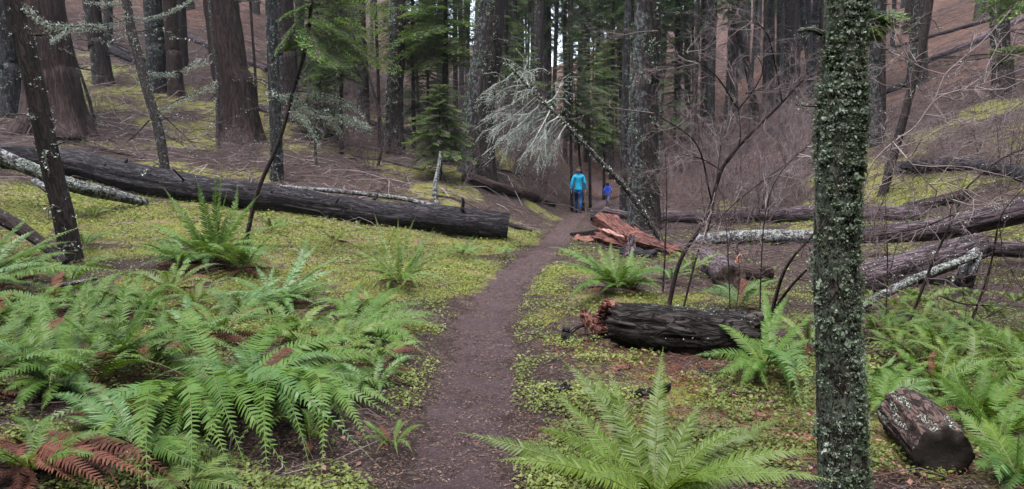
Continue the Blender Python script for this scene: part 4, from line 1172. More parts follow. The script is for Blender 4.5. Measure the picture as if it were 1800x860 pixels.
# left of the trail
r_, p_ = log("fallen_log", "long dark furrowed log across the mossy flat left of the trail, sawn off at right", [(-60, 296), (100, 303), (350, 352), (600, 384), (893, 421)], [0.30, 0.31, 0.29, 0.29, 0.31], M['log'], end=M['endgrain'], lich=260, lsize=(0.008, 0.02), seed=1, seg=56, rough=0.10, fv=0.35, n=240)
sc_ = P(520, 347, 18.35)
V, Fq = box_slab(P(500, 343, 18.55), P(550, 349, 18.45), 0.16, 0.05, n=8, seed=5, taper=0.3)
part("bark_scar", r_, [(V, Fq)], plain("bare_pinkish_wood", (0.26, 0.13, 0.125), 0.8, 0.2, 0.25, 9.0), False, label="pinkish patch where the bark is gone")
q_, qs = resample([P(813, 392, 18.5), P(815, 376, 18.4)], 5)
V, Fs, bk = tube(q_, [0.075, 0.055], 12, None, 0.15); part("branch_stub", r_, [(V, Fs)], M['log'], True, {"bk": ('POINT', bk)})
sg = np.random.default_rng(12)
for k in range(9):
    i_ = sg.integers(12, 228); a_ = sg.uniform(-0.4, 1.1)
    o = p_[i_] + np.array([0, -math.sin(a_) * 0.27, math.cos(a_) * 0.27]); d_ = nrm(np.array([sg.normal(0, 0.4), -math.sin(a_), math.cos(a_)])) * sg.uniform(0.06, 0.4)
    q_, qs = resample([o - d_ * 0.3, o + d_ * 0.6, o + d_ + sg.normal(0, 0.03, 3)], 8)
    r__ = sg.uniform(0.014, 0.04)
    V, Fs, bk = tube(q_, [r__ * 1.4, r__, r__ * 0.6], 9, None, 0.15); part("branch_stub", r_, [(V, Fs)], M['log'], True, {"bk": ('POINT', bk)})
log("fallen_pole", "white lichened pole sloping down in front of the long dark log at the far left", [(-40, 258, 14.6), (90, 312, 14.6), (150, 333, 14.7), (255, 362)], [0.125, 0.12, 0.12, 0.09], M['log_lichen'], "log", lich=3800, lsize=(0.012, 0.032), seed=2, rough=0.1)
log("fallen_branch", "short lichened pole forking off below the white lichened one", [(60, 318, 14.2), (90, 340, 14.1), (100, 358)], [0.06, 0.04], M['log_lichen'], "branch", lich=300, seed=3)
log("fallen_branch", "thick dark limb slanting to the ground at the left edge behind the fern fronds", [(-20, 372, 11.5), (40, 405, 11.3), (75, 430, 11.1), (118, 470)], [0.11, 0.10, 0.07, 0.06], M['dark_stem'], "branch", seed=4, lich=60)
log("fallen_pole", "straight lichened pole lying along the top of the long dark log", [(470, 327, 19.9), (600, 337, 19.6), (700, 348, 19.5), (740, 356, 19.4), (795, 370, 19.2)], [0.04, 0.055, 0.06, 0.05], M['log_lichen'], "pole", lich=700, seed=5, seg=12)
log("broken_stick", "curved pale standing stick rising behind the long dark log", [(768, 362, 19.6), (765, 345, 19.7), (766, 320, 19.8), (771, 295, 19.9), (775, 268, 20.0)], [0.065, 0.06, 0.05, 0.035], M['log_lichen'], "stick", lich=300, seed=6, seg=12)
log("broken_branch", "weathered broken branch propped over the long dark log", [(668, 362, 18.1), (690, 372, 17.9), (712, 388, 17.6), (730, 402)], [0.10, 0.10, 0.08, 0.07], M['log_purple'], "branch", seed=7, lich=150, jag=0.06)
log("fallen_branch", "dark curled branch below the broken one at the near side of the long log", [(645, 385), (665, 372, 18.2), (685, 364, 18.2)], [0.05, 0.07], M['dark_stem'], "branch", seed=8, seg=12)
log("fallen_log", "brown log with a sawn end beyond the long dark one, pointing at the trail", [(815, 318), (870, 337), (943, 354)], [0.17, 0.17, 0.17], M['fir_brown'], end=M['endgrain_brown'], seed=9)
log("fallen_log", "small mossy log just right of the brown sawn one near the trail", [(935, 351), (974, 363)], [0.10, 0.09], M['fir'], end=M['endgrain'], seed=10, seg=16)
log("fallen_branch", "thin dark branch on the ground between the long log and the brown sawn log", [(760, 345), (800, 352), (860, 380)], [0.03, 0.03], M['dark_stem'], "branch", seed=11, seg=10)
log("fallen_branch", "dark stick lying right of the sawn end of the long log", [(897, 398), (935, 408)], [0.06, 0.03], M['dark_stem'], "branch", seed=12, seg=10)
log("fallen_log", "dark log on the left slope behind the pair of touching firs", [(185, 92), (215, 102), (252, 116)], [0.25, 0.22], M['log'], seed=13)
log("fallen_log", "smooth reddish grey log on the left slope right of the thick reddish fir", [(440, 192), (490, 205), (548, 222)], [0.15, 0.15], M['log_purple'], seed=14, seg=18)
log("fallen_log", "upper slender log on the left slope reaching behind the slim lichened trunk", [(325, 66), (400, 100), (470, 128)], [0.16, 0.14], M['log_purple'], seed=15, seg=16)
log("fallen_log", "reddish log on the left slope behind the two lichened trunks", [(425, 108), (520, 140), (612, 170)], [0.14, 0.12], M['fir_brown'], seed=16, seg=16)
log("fallen_log", "long sunken log ending behind the two-toned fir", [(600, 205), (640, 218), (690, 232)], [0.13, 0.12], M['fir_brown'], seed=17, seg=16)
log("fallen_branch", "long dead branch on the slope above the long dark log at the left", [(105, 252), (170, 262), (250, 280)], [0.05, 0.03], M['dark_stem'], "branch", seed=18, seg=10)
log("fallen_branch", "bleached twisted stick on the slope below the two-toned fir", [(620, 275), (680, 285), (745, 300)], [0.05, 0.03], M['dead'], "branch", seed=19, seg=10)
log("fallen_branch", "leaning dead branch on the slope right of the big leaning fir", [(855, 296), (905, 305), (960, 322)], [0.045, 0.025], M['dead'], "branch", seed=20, seg=10)
# right of the trail
log("fallen_log", "dark log end poking out between the trail and the stout fir", [(1038, 388), (1110, 386)], [0.17, 0.17], M['log'], end=M['endgrain'], seed=21, lich=200, seg=24)
log("fallen_log", "small bare log lying on the dark log beside the stout fir", [(1062, 369, 23.5), (1105, 379, 23)], [0.10, 0.10], M['log_purple'], seed=22, seg=16)
log("fallen_log", "long purplish log crossing the gully behind the stout fir and the mossy trunk", [(1150, 391), (1300, 391), (1430, 388), (1620, 388)], [0.19, 0.20, 0.21, 0.18], M['log_purple'], seed=23, lich=500, fv=0.4)
log("fallen_log", "white lichened log in the gully, nearer than the long purplish one", [(1225, 430), (1320, 429), (1425, 428), (1560, 424)], [0.14, 0.15, 0.16, 0.15], M['log_lichen'], seed=24, lich=2600, fv=0.4)
log("fallen_log", "long grey log sloping up to the right edge beyond the mossy trunk", [(1500, 412, 13.6), (1640, 406, 13.2), (1740, 384, 12.8), (1860, 355, 12.4)], [0.15, 0.17, 0.19, 0.20], M['log_purple'], seed=25, lich=500, fv=0.4)
log("fallen_log", "thick furrowed log propped at an angle right of the mossy trunk", [(1455, 515, 10.2), (1520, 494, 10.5), (1620, 462, 11.0), (1720, 430, 11.6)], [0.25, 0.24, 0.21, 0.19], M['log_purple'], seed=26, lich=320, fv=0.4, seg=44)
log("fallen_log", "dark log at the right edge under the sloping grey log", [(1700, 436, 12.0), (1860, 442, 11.8)], [0.12, 0.12], M['log_purple'], seed=27, lich=120)
log("fallen_pole", "white lichened pole slanting below the thick propped log", [(1490, 556), (1560, 515, 9.2), (1640, 478, 9.7), (1715, 450, 10.2)], [0.045, 0.05, 0.05, 0.04], M['log_lichen'], "pole", seed=28, lich=1700, lsize=(0.008, 0.022), seg=14)
log("broken_stump", "grey broken snag standing under the thick propped log", [(1692, 512), (1700, 478, 10.2), (1712, 448, 10.5)], [0.13, 0.11, 0.09], M['log_lichen'], "snag", seed=29, lich=120, seg=18, jag=0.06)
log("fallen_log", "arching mossy log on the right slope above the gully", [(1560, 303), (1660, 300), (1740, 305), (1840, 330)], [0.14, 0.18, 0.17, 0.15], M['log'], seed=30, lich=300)
log("fallen_log", "rotten low log with red inside at the foot of the right slope", [(1590, 372), (1650, 362), (1705, 352)], [0.12, 0.14], M['fir_brown'], seed=31, lich=400)
log("fallen_log", "dark thin log up the right slope, lower left of the parallel pair", [(1555, 90), (1640, 66), (1740, 38)], [0.12, 0.12], M['log'], seed=32, seg=14)
log("fallen_log", "purplish log up the right slope behind the mossy footed fir", [(1600, 122), (1700, 84), (1820, 28)], [0.18, 0.18], M['log_purple'], seed=33, seg=16)
log("fallen_log", "dark short log beside the grey trunk on the right slope", [(1525, 178), (1600, 148)], [0.14, 0.12], M['log'], seed=34, seg=14)
log("fallen_branch", "thin branch across the right slope below the purplish log", [(1580, 108), (1660, 102), (1740, 96)], [0.05, 0.03], M['dark_stem'], "branch", seed=35, seg=10)

# burnt log by the trail at the right
r_, p_ = log("burnt_log", "black charred log lying by the right side of the trail", [(1093, 604), (1140, 612), (1230, 622), (1335, 626)], [0.20, 0.21, 0.205, 0.18], M['charred'], lift=0.85, seed=40, seg=72, rough=0.16, fv=1.6, lich=520, lsize=(0.006, 0.016), lmat='lichen_green', n=150, jag=0.05, end=M['endgrain'])
# sawn log piece lower right
log("sawn_log_piece", "sawn log piece with a black cut face at the lower right", [(1584, 762), (1620, 796), (1660, 838)], [0.135, 0.145, 0.140], M['log_brown'], lift=0.85, seed=41, seg=64, rough=0.22, lich=2600, lsize=(0.004, 0.011), end=M['endgrain'], n=90)
# burnt little stump
log("burnt_stump", "little black burnt stump near the trail left of the red splinters", [(994, 606), (994, 590, 7.35), (996, 577, 7.35)], [0.045, 0.045, 0.035], M['charred'], "stump", seed=42, seg=18, rough=0.2)
log("fallen_branch", "crooked grey stick behind the little burnt stump", [(1002, 588), (1018, 574, 7.55), (1042, 571, 7.7)], [0.022, 0.018], M['dead'], "branch", seed=43, seg=10)
for k, (a, b_, lab) in enumerate([((1118, 702), (1172, 690), "black charred chunk of wood among the green fronds"), ((962, 697), (1000, 690), "dark chunk of bark beside the trail at its right edge"), ((1020, 606), (1075, 598), "thin black stick in front of the red splinters")]):
    g0, g1 = G(*a), G(*b_)
    V, Fq = box_slab(g0 + [0, 0, 0.02], g1 + [0, 0, 0.03], 0.09 if k < 2 else 0.03, 0.05 if k < 2 else 0.02, n=9, seed=60 + k)
    solo("wood_chunk", lab, "wood", [(V, Fq)], M['charred'] if k != 1 else M['log'], g0, smooth=False, attrs={"bk": ('POINT', V)})

# broken red rotten wood
def slab(name, label, a, b_, w, th, mat, seed, up=(0, -0.5, 1), taper=0.4, group=None):
    p0, p1 = (P(*a) if len(a) == 3 else G(*a)), (P(*b_) if len(b_) == 3 else G(*b_))
    V, Fq = box_slab(p0, p1, w, th, up, 10, 0.04, seed, taper)
    T_ = nrm(p1 - p0); s_ = (V - p0) @ T_
    bk = np.stack([(V - p0) @ np.array([1, 0, 0]), (V - p0) @ np.array([0, 0, 1]), s_], -1)
    perp = (V - p0) - s_[:, None] * T_
    bk = np.concatenate([perp[:, :1] + perp[:, 1:2], perp[:, 2:], s_[:, None]], 1)
    return solo(name, label, "wood", [(V, Fq)], mat, p0, group, False, {"bk": ('POINT', bk)})
slab("wood_slab", "big wedge of red rotten wood jutting up before the stout fir", (1060, 386, 16.6), (1112, 428, 15.5), 0.50, 0.26, M['rot'], 1, (0.2, -0.6, 1))
slab("wood_slab", "red rotten plank running down right of the big red wedge", (1050, 415, 15.9), (1130, 438, 15.4), 0.34, 0.15, M['rot'], 2, (0, -0.8, 1), 0.2)
slab("wood_slab", "long brown-red slab sloping to the right end of the red wood pile", (1108, 418, 15.4), (1190, 450, 15.0), 0.32, 0.24, M['rot'], 3, (0, -0.7, 1), 0.3)
slab("wood_slab", "flat orange-red slab at the trail edge of the red wood pile", (1012, 424), (1078, 428), 0.34, 0.18, M['rot_pale'], 4, (0, -0.4, 1))
slab("wood_slab", "dark broken bark slab lying under the red wedge by the trail", (1008, 414), (1060, 410, 17.0), 0.22, 0.14, M['log'], 5, (0, -0.4, 1))
slab("wood_slab", "grey upright splinter in the middle of the red wood pile", (1106, 452), (1112, 416, 14.9), 0.20, 0.06, M['log_purple'], 6, (0, -1, 0.1))
slab("wood_slab", "dark grey block under the long brown-red slab", (1092, 448), (1150, 455), 0.3, 0.22, M['log'], 7, (0, -0.4, 1))
slab("wood_slab", "pale pink splinter lying on the big red wedge", (1062, 404, 15.9), (1095, 418, 15.4), 0.12, 0.03, plain("pale_pink_wood", (0.30, 0.17, 0.155), 0.8, 0.2, 0.2, 14.0), 8, (0, -0.7, 1))
red = [((1030, 552), (1050, 596), .06), ((1040, 566), (1090, 560), .07), ((1025, 545), (1032, 590), .05), ((1050, 590), (1100, 592), .10), ((1060, 548), (1095, 575), .08), ((1045, 578), (1085, 582), .08), ((1062, 536), (1100, 545), .1), ((1070, 556), (1080, 590), .06), ((1052, 548), (1070, 540), .06)]
lbs = ["upright red splinter nearest the trail beside the burnt log", "long red splinter pointing at the end of the burnt log", "thin leaning red splinter left of the others by the burnt log", "thick red chunk low in front of the burnt log's end", "broad red flake behind the other splinters of the burnt log", "short red splinter lying in the middle of the red splinters", "dark red bark flake topmost of the splinters by the burnt log", "red splinter resting against the end of the burnt log", "small red chip at the back of the red splinters"]
for k, (a, b_, w) in enumerate(red):
    d_ = 7.45 + 0.25 * ((k * 7) % 5) / 5
    slab("wood_splinter", lbs[k], (a[0], a[1], d_), (b_[0], b_[1], d_ - 0.15), w * 1.6, w * 0.5, M['rot' if k % 3 else 'rot_pale'], 20 + k, (0.1, -0.9, 0.6), 0.7, "red splinters by the burnt log")
slab("wood_splinter", "tall orange split snag standing in the gully left of the mossy trunk", (1283, 482), (1303, 444, 12.6), 0.16, 0.06, M['rot_pale'], 40, (0, -1, 0.1), 0.85)
slab("wood_splinter", "long thin red splinter lying at the foot of the orange split snag", (1295, 496), (1355, 486), 0.05, 0.04, M['rot'], 41, (0, -0.6, 1), 0.6)
log("fallen_log", "rotting log leading down to the orange split snag in the gully", [(1235, 468), (1262, 486), (1285, 512)], [0.19, 0.20, 0.19], M['log_purple'], seed=44, end=M['endgrain_brown'], jag=0.03)
log("fallen_log", "short rotten log behind the long thin red splinter", [(1290, 490), (1350, 494)], [0.13, 0.12], M['fir_brown'], seed=45, jag=0.04)
# drifts of red-brown needles and rotten crumbs on the right of the trail
nr = np.random.default_rng(17)
cc = []
for (a, b_, sx_, nn) in [(1190, 660, .22, 900), (1130, 740, .25, 500), (1290, 700, .3, 700), (1050, 620, .25, 600), (960, 790, .2, 350), (1380, 790, .25, 500), (1640, 640, .3, 400), (1560, 790, .25, 500)]:
    g = G(a, b_); xx = g[0] + nr.normal(0, sx_, nn); yq = g[1] + nr.normal(0, sx_ * 1.3, nn); ok = np.abs(path_x(yq) - xx) > 0.4
    cc.append(np.stack([xx, yq, hgt(xx, yq) + nr.uniform(0.004, 0.03, nn)], 1)[ok])
cc = np.vstack(cc); az = nr.uniform(0, 6.28, len(cc)); ln = nr.uniform(0.02, 0.07, len(cc))
V, Fq, bk = sticks(cc, cc + np.stack([np.cos(az) * ln, np.sin(az) * ln, nr.uniform(-0.01, 0.015, len(cc))], 1), 0.003, 0.0015, 3, 0.1, nr)
tag(link("red_litter", build_mesh("red_litter", [(V, Fq)], leafy("red_brown_needles", [(0.06, 0.022, 0.017), (0.13, 0.052, 0.038), (0.22, 0.10, 0.075)], 0.85, 0.1, 0.0, 0.3))), "drifts of red-brown needles and rotten wood crumbs", "litter", kind="stuff")
for k, (a, b_) in enumerate([((1290, 712), (1345, 722)), ((1305, 722), (1350, 735)), ((1400, 768), (1440, 782)), ((1080, 652), (1108, 645))]):
    g0, g1 = G(*a), G(*b_)
    slab("wood_flake", ["flat reddish wood flake in the ground plants left of the mossy trunk", "second flat reddish flake just in front of the first, left of the mossy trunk", "pinkish flake at the foot of the mossy trunk", "pale pinkish flake before the burnt log"][k], tuple(a), tuple(b_), 0.10, 0.025, M['rot' if k < 2 else 'rot_pale'], 50 + k, (0, 0, 1), 0.3)
log("fallen_branch", "thin black branch with a white lichen tip before the fern by the mossy trunk", [(1232, 652), (1256, 672), (1300, 697)], [0.018, 0.022, 0.014], M['charred'], "branch", seed=46, seg=10, lich=40, lsize=(0.005, 0.012))
log("fallen_branch", "long dead stick ending at the foot of the mossy trunk", [(1290, 672), (1360, 712), (1420, 748)], [0.014, 0.018, 0.012], M['dead'], "branch", seed=47, seg=10, lich=60, lsize=(0.005, 0.011))
log("fallen_branch", "forked white stick among the fern fronds at the left", [(85, 506), (120, 500, 8.2), (170, 490, 8.2)], [0.02, 0.026, 0.016], M['log_lichen'], "branch", seed=48, seg=10, lich=240, lsize=(0.006, 0.014))
log("fallen_branch", "downward prong of the forked white stick among the ferns", [(124, 500, 8.15), (132, 525, 8.05), (137, 556)], [0.024, 0.024, 0.012], M['log_lichen'], "branch", seed=49, seg=10, lich=200, lsize=(0.006, 0.014))

# ------------------------------------------------------------------ ferns
def frond(p0, p1, p2, wmax, npair, rg, roll=0.0, bare=0.07, droop=0.22):
    """an arching feather-shaped frond along the curve p0-p1-p2"""
    m = npair
    t = bare + (1 - bare) * ((np.arange(m) + 0.5) / m)
    def bz(t): t = t[:, None]; return (1 - t) ** 2 * p0 + 2 * t * (1 - t) * p1 + t * t * p2
    def bt(t): t = t[:, None]; return nrm(2 * (1 - t) * (p1 - p0) + 2 * t * (p2 - p1))
    a = p2 - p0; a = np.array([a[0], a[1], 0.0])
    if np.linalg.norm(a) < 1e-3: a = np.array([1.0, 0, 0])
    S0 = nrm(np.cross(nrm(a), [0, 0, 1.0]))
    C, Tn = bz(t), bt(t)
    Nn = nrm(np.cross(np.broadcast_to(S0, Tn.shape), Tn))
    cr, sr = math.cos(roll), math.sin(roll)
    S = S0[None] * cr + Nn * sr; Nn = Nn * cr - S0[None] * sr
    u = (t - bare) / (1 - bare)
    w = wmax * np.minimum(1, 0.55 + 1.8 * u) * np.clip(1 - u ** 2.1, 0.02, 1) ** 0.95
    step = np.linalg.norm(p2 - p0) * (1 - bare) / m
    out, tri = [], []
    q4, q3 = [], []
    off = 0
    VV = []
    for s in (-1, 1):
        al = np.radians(14 + 32 * u) + rg.normal(0, 0.06, m)
        D = S * s * np.cos(al)[:, None] + Tn * np.sin(al)[:, None]
        l = w * rg.uniform(0.88, 1.08, m) * (rg.uniform(0, 1, m) > 0.015)
        hw = np.minimum(step * 0.46, w * 0.22)
        f = np.array([0.0, 0.12, 0.5, 0.82, 1.0]); ws = np.array([0.25, 1.0, 0.8, 0.45, 0.0])
        dr = droop + rg.normal(0, 0.07, m)
        tw = rg.normal(0, 0.18, m)
        Wv = Tn * np.cos(tw)[:, None] + Nn * np.sin(tw)[:, None]
        cen = C[:, None] + D[:, None] * (l[:, None] * f[None])[..., None] + Nn[:, None] * ((-dr[:, None] * f[None] ** 2 + 0.06 * f[None]) * l[:, None])[..., None] + Tn[:, None] * (0.10 * l[:, None] * f[None] ** 2)[..., None]
        A_ = cen + Wv[:, None] * (hw[:, None] * ws[None])[..., None]
        B_ = cen - Wv[:, None] * (hw[:, None] * ws[None])[..., None]
        V = np.stack([A_[:, 0], B_[:, 0], A_[:, 1], B_[:, 1], A_[:, 2], B_[:, 2], A_[:, 3], B_[:, 3], cen[:, 4]], 1)
        i = np.arange(m)[:, None] * 9 + off
        for k in (0, 2, 4): q4.append(i + np.array([k, k + 1, k + 3, k + 2])[None])
        q3.append(i + np.array([6, 7, 8])[None])
        VV.append(V.reshape(-1, 3)); off += m * 9
    tt = np.linspace(0, 1, 14)
    V2, F2, _ = tube(bz(tt), [0.0042, 0.003, 0.0012], 4, None, 0, caps=False)
    return (np.vstack(VV), [np.vstack(q4), np.vstack(q3)], 0), (V2, F2, 1)

fern_rg = np.random.default_rng(303)
def face_view(b_, tip):
    a = nrm(np.array([tip[0] - b_[0], tip[1] - b_[1], 0]))
    return -0.5 * a[0] + fern_rg.normal(0, 0.18)

def add_frond(root, tip, arch=0.35, wmax=0.075, mat='fern', npair=34, roll=None, base=None, name="frond", label=None, r0=0.05):
    rg = fern_rg
    b_ = root_loc(root) if base is None else base
    tip = np.asarray(tip, float)
    a = tip - b_; h_ = np.array([a[0], a[1], 0]); L = np.linalg.norm(a)
    p0 = b_ + nrm(h_) * r0 * rg.uniform(0.3, 1) + np.array([0, 0, 0.02])
    p1 = p0 + (tip - p0) * 0.45 + nrm(np.cross(a, [0, 0, 1.0])) * L * rg.normal(0, 0.10) + np.array([0, 0, 0.68 * arch * L])
    g1, g2 = frond(p0, p1, tip, wmax * rg.uniform(0.9, 1.1), npair, rg, rg.normal(0, 0.25) if roll is None else roll)
    return part(name, root, [g1, g2], [M[mat], M['rachis'] if mat != 'fern_dead' else M['fern_dead']], False, label=label)

def wild(root, n, L, elev=(0.15, 0.75), mat='fern', dead=0, wf=0.085, az0=0, az1=2 * math.pi, npair=28, arch=None):
    rg = fern_rg
    b_ = root_loc(root)
    for k in range(n):
        az = az0 + (az1 - az0) * (k + rg.uniform(0.1, 0.9)) / n
        el = rg.uniform(*elev); l = L * rg.uniform(0.75, 1.1)
        rr_ = l * math.cos(el); tip = b_ + np.array([math.cos(az) * rr_, math.sin(az) * rr_, 0])
        tip[2] = max(b_[2] + l * math.sin(el) * 0.75, H(tip[0], tip[1]) + 0.04)
        add_frond(root, tip, (0.2 + 0.35 * math.cos(el)) if arch is None else arch, wf * L, mat if rg.uniform() > 0.09 else ('fern_yellow' if rg.uniform() < 0.6 else 'fern_dead'), npair, face_view(b_, tip) if rg.uniform() < 0.5 else None)
    for k in range(dead):
        az = rg.uniform(0, 2 * math.pi); l = L * rg.uniform(0.45, 0.8)
        tip = b_ + np.array([math.cos(az) * l, math.sin(az) * l, 0]); tip[2] = H(tip[0], tip[1]) + 0.03
        add_frond(root, tip, 0.12, wf * L * 0.7, 'fern_dead', 20, rg.normal(0, 0.5), None, "dead_frond")

def fern(label, base_px, tips=(), mat='fern', wmax=0.085, n=0, L=0.7, dead=0, group=None, name="sword_fern", elev=(0.15, 0.8), npair=36, lift=0.05, wf=0.1, sib=True):
    b_ = G(*base_px); b_[2] += lift
    root = thing(name, label, "fern", b_, group)
    d0_ = float(np.median([t_[2] for t_ in tips])) if len(tips) else 1.0
    for t_ in tips:
        px, py, d = t_[:3]
        d = b_[1] * (1 + (d - d0_) / d0_) if len(tips) > 4 else d
        d = min(d, 0.955 * G(px, py)[1])                        # every tip stays above the ground
        ar = t_[3] if len(t_) > 3 else 0.28
        mt = t_[4] if len(t_) > 4 else mat
        add_frond(root, b_ + (P(px, py, d) - b_) * 1.07, ar, wmax * (t_[5] if len(t_) > 5 else 1), mt, npair, face_view(b_, P(px, py, d)))
        if sib and len(tips) > 6:                               # a lower, shorter neighbour of each frond
            q_ = P(px, py, d); q_ = b_ + (q_ - b_) * fern_rg.uniform(0.55, 0.95)
            q_ = q_ + fern_rg.normal(0, 0.14, 3) * np.array([1, 1, 0.5]); q_[2] = max(H(q_[0], q_[1]) + 0.05, q_[2] - 0.08)
            if abs(path_x(q_[1]) - q_[0]) > 0.42: add_frond(root, q_, ar + 0.05, wmax * 0.9, mt if fern_rg.uniform() < 0.6 else 'fern', npair - 6)
    if n or dead: wild(root, n, L, elev, mat, dead, wf)
    return root

B, Yl, Dd = 'fern_blue', 'fern_yellow', 'fern_dead'
fern("big sword fern in the left foreground whose long bright fronds arch toward the trail", (395, 712),
     [(600, 740, 5.0, .38), (645, 812, 4.75, .5, B), (517, 852, 4.45, .45), (325, 852, 4.5, .42), (250, 830, 4.7, .4), (735, 640, 5.7, .35), (722, 700, 5.3, .4), (700, 610, 6.0, .35), (170, 740, 5.0, .3, B), (60, 760, 5.1, .35, B), (230, 640, 5.8, .35), (560, 575, 6.4, .35), (475, 580, 6.5, .4), (330, 560, 6.7, .4), (440, 840, 4.6, .5), (690, 745, 5.2, .4), (590, 680, 5.3, .3)], wmax=0.105, npair=46)
fern("large arching sword fern beside the trail, its fronds fanned to the right", (612, 612),
     [(782, 582, 7.2, .38), (770, 560, 7.6, .4), (745, 540, 7.9, .4), (700, 510, 8.4, .35), (640, 500, 8.6, .3), (738, 610, 6.8, .4), (720, 570, 7.4, .3), (560, 560, 7.6, .3), (690, 655, 6.5, .35), (660, 590, 6.9, .4), (590, 530, 8.2, .35), (740, 628, 6.6, .45)], wmax=0.095, npair=42)
fern("sword fern at the left edge with upright dark fronds and pale drooping ones", (95, 690),
     [(5, 560, 6.3, .2), (52, 640, 5.6, .5, B), (75, 520, 6.6, .2), (150, 500, 6.8, .15), (205, 520, 6.6, .2), (10, 690, 5.4, .4), (-30, 600, 5.6, .4, B), (120, 560, 6.2, .12), (180, 600, 6.0, .25), (-10, 640, 5.6, .45), (150, 700, 5.4, .4, B), (30, 730, 5.2, .35)], wmax=0.095, npair=40)
fern("upright sword fern with olive fronds left of the centre foreground ferns", (195, 660),
     [(298, 492, 7.2, .12), (285, 520, 6.8, .2), (230, 470, 7.3, .1), (255, 560, 6.4, .25), (325, 590, 6.1, .35), (335, 570, 6.6, .3), (140, 520, 6.9, .15, Yl), (170, 480, 7.4, .1), (370, 575, 6.5, .35), (110, 560, 6.4, .25)], wmax=0.085, npair=40)
fern("sword fern at the left edge sending a long flat frond across the leaning tree's foot", (-50, 520),
     [(160, 398, 8.6, .22), (217, 482, 8.0, .22), (120, 430, 8.5, .3), (60, 380, 9.2, .25), (30, 500, 7.8, .3), (100, 470, 8.1, .3, B), (-10, 540, 7.6, .3), (60, 410, 9.0, .3, B), (20, 450, 8.4, .3)], wmax=0.10, npair=44)
fern("tall fern clump with one long upright frond and rusty dead fronds at its heart", (372, 470),
     [(392, 272, 10.0, .05), (378, 300, 10.1, .06), (345, 318, 10.2, .1), (290, 335, 10.3, .15), (455, 345, 10.0, .15), (415, 330, 10.4, .08), (470, 405, 9.6, .3), (540, 392, 9.8, .3), (255, 395, 10.0, .3), (250, 470, 9.4, .35, B), (320, 478, 9.1, .4, B), (470, 440, 9.2, .4), (230, 440, 9.6, .3), (330, 395, 10, .2), (440, 390, 9.8, .25), (500, 470, 9.0, .4, B), (400, 380, 10.2, .15)], n=10, L=0.95, dead=18, wmax=0.11, npair=38)
fern("bushy sword fern pressed against the tall fern clump on its right side", (425, 480), (), 'fern', n=14, L=0.85, dead=6, npair=34, elev=(0.1, 0.9), wf=0.115)
fern("bushy sword fern pressed against the tall fern clump on its left side", (318, 475), (), 'fern', n=13, L=0.8, dead=5, npair=34, elev=(0.1, 0.8), wf=0.115)
fern("bluish sword fern between the tall clump and the trail", (487, 545),
     [(600, 452, 9.0, .25, B), (540, 408, 9.6, .2, B), (590, 500, 8.4, .35, B), (400, 490, 8.6, .3, B), (385, 520, 8.3, .35, B), (450, 470, 9.0, .2, B), (560, 540, 8.0, .4, B), (600, 475, 8.7, .3, B), (430, 555, 7.9, .4, B), (520, 500, 8.6, .3, B), (515, 570, 7.8, .4), (560, 430, 9.3, .2)], mat=B, dead=3, L=0.6, wmax=0.08)
fern("yellow-green sword fern with rusty centre left of the trail bend", (702, 503),
     [(620, 440, 10.3, .25, Yl), (632, 395, 10.6, .1, Yl), (660, 380, 10.8, .08, Yl), (700, 390, 10.8, .05, Yl), (730, 385, 10.8, .06), (760, 405, 10.6, .12), (800, 470, 10.0, .35), (795, 505, 9.6, .4, B), (742, 525, 9.3, .4), (640, 505, 9.5, .35), (610, 470, 10.0, .35, Yl), (770, 440, 10.3, .25, Yl), (680, 530, 9.2, .35, Yl), (790, 450, 10.2, .3)], dead=12, L=0.5, wmax=0.065)
fern("little fern with two shiny pale fronds before the end of the long log", (815, 452), [(775, 436, 13.2, .3), (846, 462, 12.4, .4, B), (795, 420, 13.8, .2), (835, 415, 13.9, .15), (805, 440, 13.0, .4, B), (860, 432, 13.4, .3), (788, 448, 12.8, .3)], dead=4, L=0.4, wmax=0.065, npair=26)
fern("small tuft of fern right of the little shiny one on the mossy flat", (887, 452), [(868, 430, 13.4, .2), (892, 425, 13.6, .1), (900, 462, 12.4, .4, B), (875, 446, 12.9, .3), (905, 440, 13.2, .2)], wmax=0.055, npair=22)
fern("fresh yellow-green fern clump on the right side of the trail before the red wood", (1085, 515),
     [(968, 438, 10.4, .3), (975, 462, 9.9, .3), (985, 540, 8.8, .35), (1005, 480, 9.5, .35, Yl), (1030, 440, 10.4, .1, Yl), (1050, 428, 10.6, .08, Yl), (1075, 425, 10.7, .06, Yl), (1110, 440, 10.3, .1), (1140, 450, 10.2, .2), (1170, 478, 9.8, .3), (1130, 480, 9.5, .3), (1060, 470, 9.4, .3, Yl), (1020, 510, 9.1, .35), (1160, 510, 9.2, .35), (1095, 455, 9.9, .2, Yl), (1150, 495, 9.4, .35, Yl), (1040, 455, 9.8, .2)], mat='fern', wmax=0.095, n=10, L=0.85, dead=4)
fern("light green fern in the very foreground right of the trail, fronds standing upright", (1150, 905),
     [(990, 640, 4.9, .1), (1042, 655, 4.9, .06), (1075, 660, 4.7, .05), (1165, 625, 5.0, .03), (1228, 720, 4.6, .1), (826, 768, 4.15, .2), (884, 815, 3.9, .24), (1368, 745, 4.4, .3), (1425, 800, 4.1, .32), (1450, 850, 3.8, .3), (985, 700, 4.6, .15), (1300, 760, 4.2, .3), (1260, 850, 3.6, .35), (1020, 850, 3.6, .4), (950, 760, 4.2, .25), (1330, 830, 3.8, .35)], mat='fern_yellow', wmax=0.092, npair=48, elev=(.1, .3))
